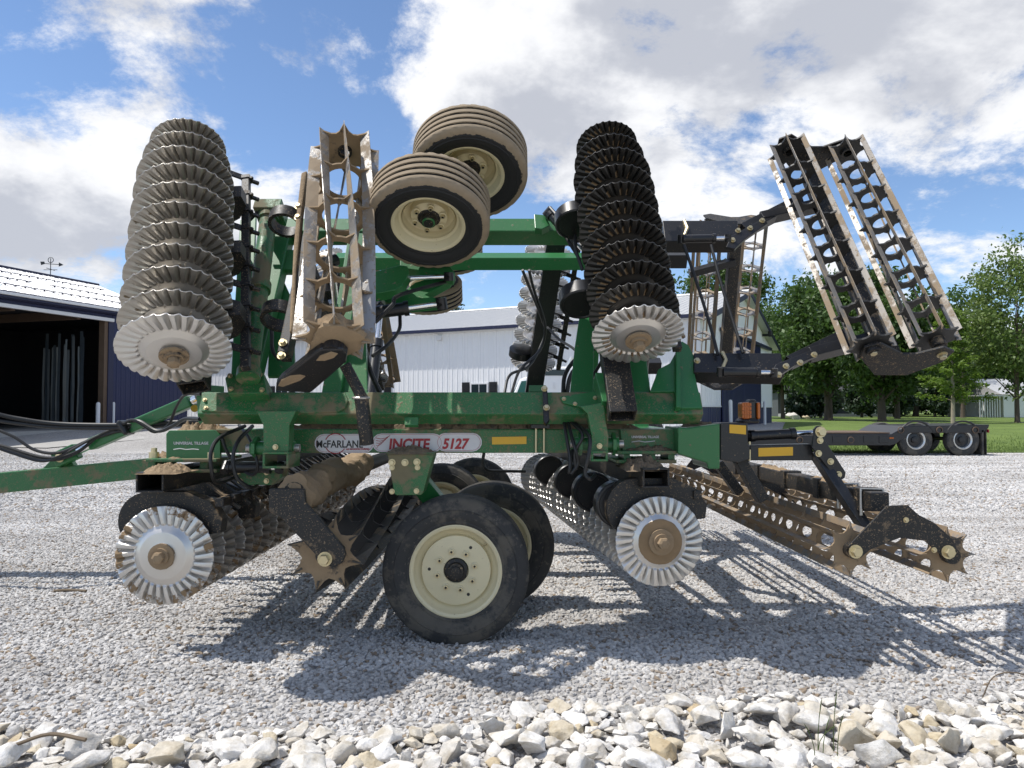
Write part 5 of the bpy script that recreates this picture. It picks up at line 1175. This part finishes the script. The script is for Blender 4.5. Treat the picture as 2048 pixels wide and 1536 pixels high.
# bin of caked mud on the near roller's lower star
lumpy('mud_crust', LP(Mn, 668, 690, .72), LP(Mn, 668, 655, .72), .13, 'mud', ch, Mn, 8, 5)
# u-bolts on the rail
for u in (1072, 1088): m = MB(); m.cyl(P(u, 856, 4.73), P(u, 906, 4.73), .007, 10); m.build('u_bolt', 'zinc', CF, I4, smooth=True)
bx = plateY('clamp_plate', [(1062, 848), (1100, 848), (1100, 857), (1062, 857)], 4.70, .2, 'black', CF)
refl([(984, 874), (1053, 873), (1053, 888), (984, 889)], 4.746, CF)
# hanging rubber boot
m = MB(); m.tube(catmull([P(690, 730, 4.3), P(706, 760, 4.3), P(722, 795, 4.3), P(729, 850, 4.3), P(734, 888, 4.32)], 6), [.033] * 12 + [.04] * 13, 14); bt_ = m.build('hose_boot', 'black_dirty', root, I4, smooth=True)
m = MB(); c = P(722, 796, 4.3); m.tube([c + Vector((.045 * math.cos(a), .045 * math.sin(a), 0)) for a in np.linspace(0, 2 * math.pi, 17)], .008, 6); m.build('clamp_ring', 'bolt_steel', bt_, I4)

# ---- decals
DY = 4.7455
def capsule(u0, v0, u1, v1, Y, n=8, left=True, right=True):
    h = (v1 - v0) / 2; c = (v0 + v1) / 2; pts = []
    pts += [(u1 - h + h * math.cos(a), c - h * math.sin(a)) for a in np.linspace(math.pi / 2, -math.pi / 2, n)] if right else [(u1, v0), (u1, v1)]
    pts += [(u0 + h - h * math.cos(a), c + h * math.sin(a)) for a in np.linspace(math.pi / 2, -math.pi / 2, n)] if left else [(u0, v1), (u0, v0)]
    return pts
dec = plateY('decal', capsule(629, 868, 748, 906, DY), DY, .003, 'decal_white', CF, 0)
d2 = plateY('decal', capsule(744, 867, 886, 904, DY), DY - .002, .003, 'decal_white', CF, 0); d3 = plateY('decal', capsule(872, 866, 964, 903, DY), DY - .003, .003, 'decal_white', CF, 0)
def line(parent, pts, Y, r, mat, name='stripe'):
    m = MB(); m.tube([P(u, v, Y) for u, v in pts], r, 5); m.build(name, mat, parent, I4)
for (pl, u0, u1, v0, v1, Y) in ((dec, 632, 745, 870, 904, DY - .001), (d2, 747, 883, 869, 902, DY - .003), (d3, 875, 961, 868, 901, DY - .004)):
    cp_ = capsule(u0, v0, u1, v1, Y); line(pl, cp_ + cp_[:1], Y, .0010, 'decal_red')
def txt(parent, s, u, v, size, Y, mat, shear=0, off=0, xs=1.0, rot=0.0):
    me = textmesh(s, size, shear, off, xs); me.materials.clear(); me.materials.append(MATS[mat])
    link('lettering', me, parent, frame(P(u, v, Y), (math.cos(rot), 0, math.sin(rot)), (-math.sin(rot), 0, math.cos(rot)), (0, -1, 0)))
line(dec, [(671 + 21 * math.cos(a), 887 - 20 * math.sin(a)) for a in np.linspace(R(22), R(158), 16)], DY - .002, .0028, 'decal_red'); line(dec, [(671 + 21 * math.cos(a), 887 - 20 * math.sin(a)) for a in np.linspace(R(205), R(330), 16)], DY - .002, .0028, 'decal_red')
txt(dec, 'McFARLANE', 632, 895, .064, DY - .002, 'decal_black', 0, .0012, .86); txt(dec, 'AG MANUFACTURING', 692, 900, .017, DY - .002, 'decal_red', .15, .0005, .85)
txt(d2, 'INCITE', 777, 898, .092, DY - .004, 'decal_red', .12, .0034, .90); txt(d3, '5127', 884, 897, .088, DY - .005, 'decal_red', .22, .0034, .90)
for k in range(5): line(d2, [(780 - k * 4, 871 + k * 4), (772 - k * 4, 876 + k * 4), (762 - k * 2, 878 + k * 4.5), (752, 876 + k * 5)], DY - .004, .0020 - .0002 * k, 'decal_red')
txt(ep, 'UNIVERSAL TILLAGE', 347, 889, .024, 4.697, 'decal_white', 0, .0006, 1.0); txt(CF, 'UNIVERSAL TILLAGE', 1263, 876, .020, 4.716, 'decal_white', 0, .0006, .95)
line(ep, [(347, 899), (360, 897), (372, 899), (386, 898), (398, 899)], 4.697, .003, 'decal_white'); line(CF, [(1263, 884), (1278, 882), (1290, 884), (1310, 882)], 4.716, .003, 'decal_white')

# ---- tongue
TY_ = 6.4
tg = plateY('tongue', [(-420, 985), (300, 917), (300, 956), (-420, 1030)], TY_, .2, 'green_dirty', root, .008)
plateY('tongue_gusset', [(84, 938), (148, 931), (140, 918), (116, 906), (108, 914)], TY_ + .06, .06, 'green', tg)
m = MB(); m.bar(P(183, 889, TY_), P(384, 802, TY_ - .1), .10, .115, (0, 1, 0)); lc = m.build('lift_cylinder', 'green', root, I4, bev=.012)
m = MB(); m.cyl(P(150, 904, TY_), P(190, 886, TY_), .035, 16); m.build('rod', 'chrome', lc, I4, smooth=True); m = MB(); m.bar(P(112, 921, TY_), P(156, 901, TY_), .13, .09, (0, 1, 0)); m.build('clevis', 'green', lc, I4, bev=.01)
link('bolt', BOLT, lc, axisM(P(120, 915, TY_ - .07), (0, -1, 0)) @ Matrix.Scale(2.4, 4))
m = MB(); m.cyl(P(384, 802, TY_ - .1), P(394, 797, TY_ - .1), .035, 14); m.build('rod_end', 'chrome', lc, I4, smooth=True); m = MB(); m.cyl(P(389, 817, 6.2), P(389, 817, 6.25), .03, 14); m.build('tag', 'yellow_paint', lc, I4)
m = MB(); m.bar(P(247, 858, TY_ - .08), P(256, 852, TY_ - .08), .14, .16, (0, 1, 0)); m.build('hose_strap', 'black', lc, I4, bev=.02)
plateY('lift_mast', [(392, 775), (420, 770), (420, 850), (396, 848)], 6.0, .3, 'green', CF)
# ---- hoses
def hose(pts, r=.012, mat='hose'):
    m = MB(); m.tube(catmull([P(u, v, Y) for u, v, Y in pts], 7), r, 8); m.build('hose', mat, root, I4, smooth=True)
for dy in (0, .06):
    hose([(402, 787 + dy * 20, 5.6), (370, 790, 5.9), (352, 815, 6.1), (338, 848, 6.2), (310, 864, 6.2), (285, 850, 6.2), (262, 840, 6.2), (235, 855 + dy * 40, 6.3), (200, 870, 6.3), (150, 905 + dy * 50, 6.3), (90, 915 + dy * 80, 6.3), (0, 890 + dy * 60, 6.35), (-60, 880, 6.4), (-220, 900, 6.4), (-340, 972, 6.5)], .012)
hose([(400, 838, 5.6), (370, 838, 5.9), (345, 852, 6.1), (315, 862, 6.15), (280, 843, 6.2), (255, 842, 6.25)], .016)
hose([(-400, 978, 6.5), (-330, 880, 6.3), (-200, 815, 6.1), (-60, 818, 6.0), (30, 836, 6.1), (120, 848, 6.2), (250, 850, 6.3), (340, 845, 6.4), (420, 842, 6.4)], .018); hose([(-410, 980, 6.5), (-340, 900, 6.3), (-210, 838, 6.1), (-60, 836, 6.0), (30, 846, 6.1), (120, 855, 6.2), (250, 856, 6.3), (340, 851, 6.4), (420, 848, 6.4)], .016)
hose([(-380, 976, 6.5), (-300, 900, 6.3), (-180, 850, 6.2), (-60, 845, 6.2), (20, 870, 6.2), (70, 900, 6.2), (120, 905, 6.2), (180, 880, 6.3), (260, 855, 6.3)], .013); hose([(-360, 975, 6.5), (-280, 930, 6.3), (-160, 880, 6.2), (-60, 880, 6.2), (20, 905, 6.2), (80, 922, 6.2), (120, 912, 6.2), (200, 870, 6.3), (250, 862, 6.3)], .011)
hose([(490, 852, 4.7), (440, 875, 4.5), (422, 905, 4.4), (424, 945, 4.4), (434, 965, 4.5), (470, 955, 4.7)]); hose([(505, 852, 4.7), (478, 880, 4.5), (466, 915, 4.45), (474, 955, 4.45), (500, 975, 4.5), (514, 972, 4.6)]); hose([(478, 850, 4.8), (500, 880, 4.6), (515, 930, 4.55), (505, 950, 4.6), (480, 935, 4.7), (455, 905, 4.7), (442, 870, 4.7)], .01)
hose([(1128, 842, 4.65), (1134, 880, 4.55), (1140, 920, 4.5), (1138, 945, 4.5), (1145, 900, 4.6)], .011); hose([(1135, 842, 4.65), (1148, 890, 4.5), (1156, 925, 4.5), (1142, 948, 4.5)], .011); hose([(1150, 846, 4.65), (1178, 872, 4.45), (1178, 905, 4.4), (1170, 945, 4.4), (1180, 958, 4.4), (1190, 950, 4.5)], .012); hose([(1140, 842, 4.65), (1165, 870, 4.5), (1150, 905, 4.5), (1152, 940, 4.5)], .010)
hose([(1045, 540, 7.0), (1065, 590, 7.2), (1085, 640, 7.4), (1090, 670, 7.6), (1060, 730, 7.4), (1020, 750, 7.2), (1008, 790, 7.0)], .014); hose([(1058, 540, 7.0), (1068, 580, 7.2), (1090, 650, 7.4), (1080, 700, 7.5), (1040, 740, 7.3), (1022, 790, 7.0)], .014); hose([(1095, 655, 7.6), (1120, 680, 7.2), (1150, 700, 6.8), (1180, 740, 6.5), (1192, 760, 6.3)], .013)
hose([(1186, 690, 5.3), (1150, 720, 5.4), (1130, 750, 5.4), (1126, 790, 5.4)], .016); hose([(1195, 690, 5.3), (1160, 725, 5.4), (1140, 755, 5.4), (1134, 790, 5.4)], .016); hose([(1186, 710, 5.2), (1172, 745, 5.2), (1150, 790, 5.2)], .012); hose([(1208, 715, 5.0), (1190, 745, 5.1), (1160, 790, 5.1)], .012)
hose([(1368, 490, 5.0), (1395, 570, 4.9), (1420, 650, 4.8), (1436, 710, 4.7)], .011); hose([(1422, 490, 5.0), (1440, 560, 4.9), (1465, 640, 4.8), (1486, 706, 4.7)], .011)
hose([(905, 560, 5.0), (800, 590, 4.6), (785, 610, 4.5), (750, 645, 4.5)], .013); hose([(800, 632, 4.9), (798, 660, 4.8), (775, 690, 4.6), (745, 712, 4.5)], .012); hose([(1100, 415, 5.3), (1120, 440, 5.2), (1130, 470, 5.1), (1160, 520, 5.0)], .012); hose([(1150, 470, 5.0), (1152, 500, 4.95), (1165, 540, 4.9)], .012)
hose([(968, 905, 5.2), (966, 925, 5.2), (975, 940, 5.2), (1000, 942, 5.3), (1050, 943, 5.5)], .011); hose([(500, 440, 5.2), (520, 420, 5.2), (540, 410, 5.2)], .012); hose([(505, 620, 5.0), (540, 650, 4.9), (545, 700, 4.8), (560, 720, 4.8)], .013); hose([(730, 700, 5.0), (740, 740, 4.9), (760, 785, 4.9)], .018)
sc = MB(); c = P(520, 935, 4.75); sc.ext([c + Vector((x, 0, z)) for x, z in ((-.16, .03), (.14, .03), (.14, -.06), (.08, -.11), (-.08, -.11), (-.16, -.05))], (0, .14, 0)); gb = sc.build('gang_mount', 'green_dirty', root, I4, bev=.006)
bolts(gb, [(475, 944), (480, 962), (533, 945), (533, 962)], 4.748, 1.0)
hyd('hydraulic_cylinder', I4, P(455, 935, 4.68), P(560, 935, 4.68), .034, .8)

# ------------------------------------------------------------------ trailer, truck, second machine
def trailer():
    Y0, Y1 = 22.8, 25.2
    r = empty('lowboy_trailer', (P(1880, 850, 22.8).x, 24, 0), 'black lowboy equipment trailer with tandem axles parked by the lawn', 'trailer')
    X = lambda u: (u - CX) / F * Y0
    z = lambda v: P(1024, v, Y0).z
    m = MB(); m.ext([(X(1330), Y0, z(868)), (X(1782), Y0, z(868)), (X(1812), Y0, z(852)), (X(1978), Y0, z(849)), (X(1976), Y0, z(856)), (X(1965), Y0, z(866)), (X(1820), Y0, z(866)), (X(1790), Y0, z(888)), (X(1780), Y0, z(891)), (X(1330), Y0, z(891))], (0, Y1 - Y0, 0)); fr = m.build('deck_frame', 'trailer_black', r, I4, bev=.02)
    m = MB(); m.box(((X(1330) + X(1780)) / 2, (Y0 + Y1) / 2, z(867) + .01), (X(1780) - X(1330), Y1 - Y0 - .1, .04)); m.build('deck_boards', 'wood', r, I4)
    for k in range(6): u = 1600 + k * 31; m = MB(); m.box((X(u + 12), Y0 - .012, z(879)), (.32, .02, .20)); m.build('side_pocket', 'trailer_black', fr, I4, bev=.01)
    m = MB(); m.box((X(1781), Y0 - .03, z(876)), (.12, .02, .05)); m.build('marker_lamp', 'amber', fr, I4)
    for u in (1598, 1700, 1800, 1949, 1877): m = MB(); m.tube([(X(u) + .09 * math.cos(a), Y0 - .02, z(860 if u > 1790 else 880) + .09 * math.sin(a)) for a in np.linspace(0, 2 * math.pi, 13)], .015, 5); m.build('tie_ring', 'wood', fr, I4)
    for u in (1832, 1926):
        for Y in (Y0 + .16, Y1 - .16):
            Rw = .50; M = axisM((X(u), Y, Rw - .01), (0, -1 if Y < 24 else 1, 0)); w = MB(); w.lathe([(.28, .08), (.30, .12), (.27, .13), (.24, .10), (.235, .0)], 32); w.lathe([(.235, .0), (.1, -.02), (.1, .06), (.06, .09), (0, .09)], 32, mi=1); wm = w.build('wheel', ['alloy', 'trailer_black'], r, M, smooth=True)
            t = MB(); t.lathe([(.27, .1), (.30, .135), (.40, .15), (.47, .14), (.5, .11), (.5, .04), (.488, .035), (.488, .02), (.5, .015), (.5, -.11), (.47, -.15), (.30, -.15)], 48); t.build('tyre', 'rubber', wm, M, smooth=True, ang=40)
            h = MB(); h.lathe([(.19, .0), (.19, .01), (.09, .02), (.09, .08), (0, .085)], 20); h.build('hub', 'trailer_black', wm, M, smooth=True)
        m = MB(); m.cyl((X(u), Y0 + .1, .49), (X(u), Y1 - .1, .49), .06); m.build('axle', 'trailer_black', r, I4)
        m = MB(); m.tube([(X(u) + .56 * math.cos(a), Y0 + .02, .5 + .56 * math.sin(a)) for a in np.linspace(R(20), R(160), 12)], .03, 6); m.build('fender', 'trailer_black', r, I4)
    for u in (1964, 1971): m = MB(); m.box((X(u), Y0 + .25, z(885)), (.06 if u < 1970 else .02, .5, .75)); m.build('mud_flap', 'rubber', r, I4)
    m = MB(); m.box((X(1977), Y0 + .1, z(862)), (.03, .15, .1)); m.build('tail_lamp', 'decal_red', r, I4)
trailer()
def truck():
    Y0, Y1 = 27.0, 29.3; z0 = zt(28)
    r = empty('white_truck', (2, 28, z0), 'white highway truck cab with tinted windscreen parked before the barn', 'truck')
    X = lambda u: (u - CX) / F * Y0
    z = lambda v: P(1024, v, Y0).z
    m = MB(); m.ext([(X(1000), Y0, z0 + .6), (X(1005), Y0, z(796)), (X(1026), Y0, z(790)), (X(1040), Y0, z(757)), (X(1072), Y0, z(748)), (X(1105), Y0, z(733)), (X(1188), Y0, z(733)), (X(1190), Y0, z0 + .6)], (0, Y1 - Y0, 0)); b = m.build('cab', 'truck_white', r, I4, bev=.12)
    m = MB(); m.ext([(X(1024), Y0 + .15, z(789)), (X(1039), Y0 + .15, z(760)), (X(1041), Y0 + .15, z(760)), (X(1028), Y0 + .15, z(789))], (-.03, Y1 - Y0 - .3, 0)); m.build('windscreen', 'cab_glass', r, I4)
    m = MB(); m.ext([(X(1033), Y0 - .02, z(788)), (X(1043), Y0 - .02, z(762)), (X(1068), Y0 - .02, z(762)), (X(1068), Y0 - .02, z(788))], (0, .03, 0)); m.build('side_window', 'cab_glass', r, I4)
    m = MB(); m.box((X(1110), Y0 - .01, z(745)), (.7, .03, .22)); m.build('sleeper_window', 'window_glass', r, I4)
    m = MB(); m.tube([(X(1140), Y0 + .3, z0 + .8), (X(1140), Y0 + .3, z(725)), (X(1145), Y0 + .3, z(714))], .07, 12); m.build('exhaust_stack', 'alloy', r, I4, smooth=True)
    m = MB(); m.box((X(1270), (Y0 + Y1) / 2, z0 + .95), (3.0, .9, .25)); m.build('chassis', 'trailer_black', r, I4)
    for X_ in (X(1020), X(1230), X(1300)):
        for Y in (Y0 + .15, Y1 - .15): t = MB(); t.lathe([(.1, .08), (.28, .1), (.3, .14), (.46, .14), (.5, .1), (.5, -.12), (.3, -.14)], 36); t.build('wheel', 'rubber', r, axisM((X_, Y, z0 + .5), (0, -1, 0)), smooth=True)
    m = MB(); m.box((X(1108), Y0 - .02, z(771)), (.08, .04, .22)); m.build('door_handle', 'trim_white', r, I4)
truck()

# unseen wing fold cylinders and masts, added to thicken the ground shadow; valve block
for X in (-1.32, 1.02):
    for M, Y in ((Mn, 6.1), (Mf, 6.9)):
        e = M @ Vector((X, 1.40, -.16)); c = hyd('added_fold_cylinder', I4, (X, Y, 1.42), e, .055, .6)
    m = MB(); m.ext([(X - .06, 5.9, 1.25), (X - .06, 7.1, 1.25), (X - .06, 6.95, 1.55), (X - .06, 6.05, 1.55)], (.12, 0, 0)); m.build('added_fold_mast', 'green', CF, I4, bev=.008)
m = MB(); m.box((-1.25, 6.5, 1.35), (.3, .4, .2)); vb = m.build('valve_block', 'black', CF, I4, bev=.01)
boltsW(WF, [(410, 800), (412, 816), (1128, 798), (1150, 808), (1190, 796)], .016, .8)
m = MB(); a = axisM((P(911, 1130, 4.6).x, 4.74, RT - .012), (0, -1, 0)); m.tube([a @ Vector((.17, .15, .085)), a @ Vector((.19, .165, .10)), a @ Vector((.205, .17, .095))], .006, 8); m.build('valve_stem', 'zinc', root, I4)
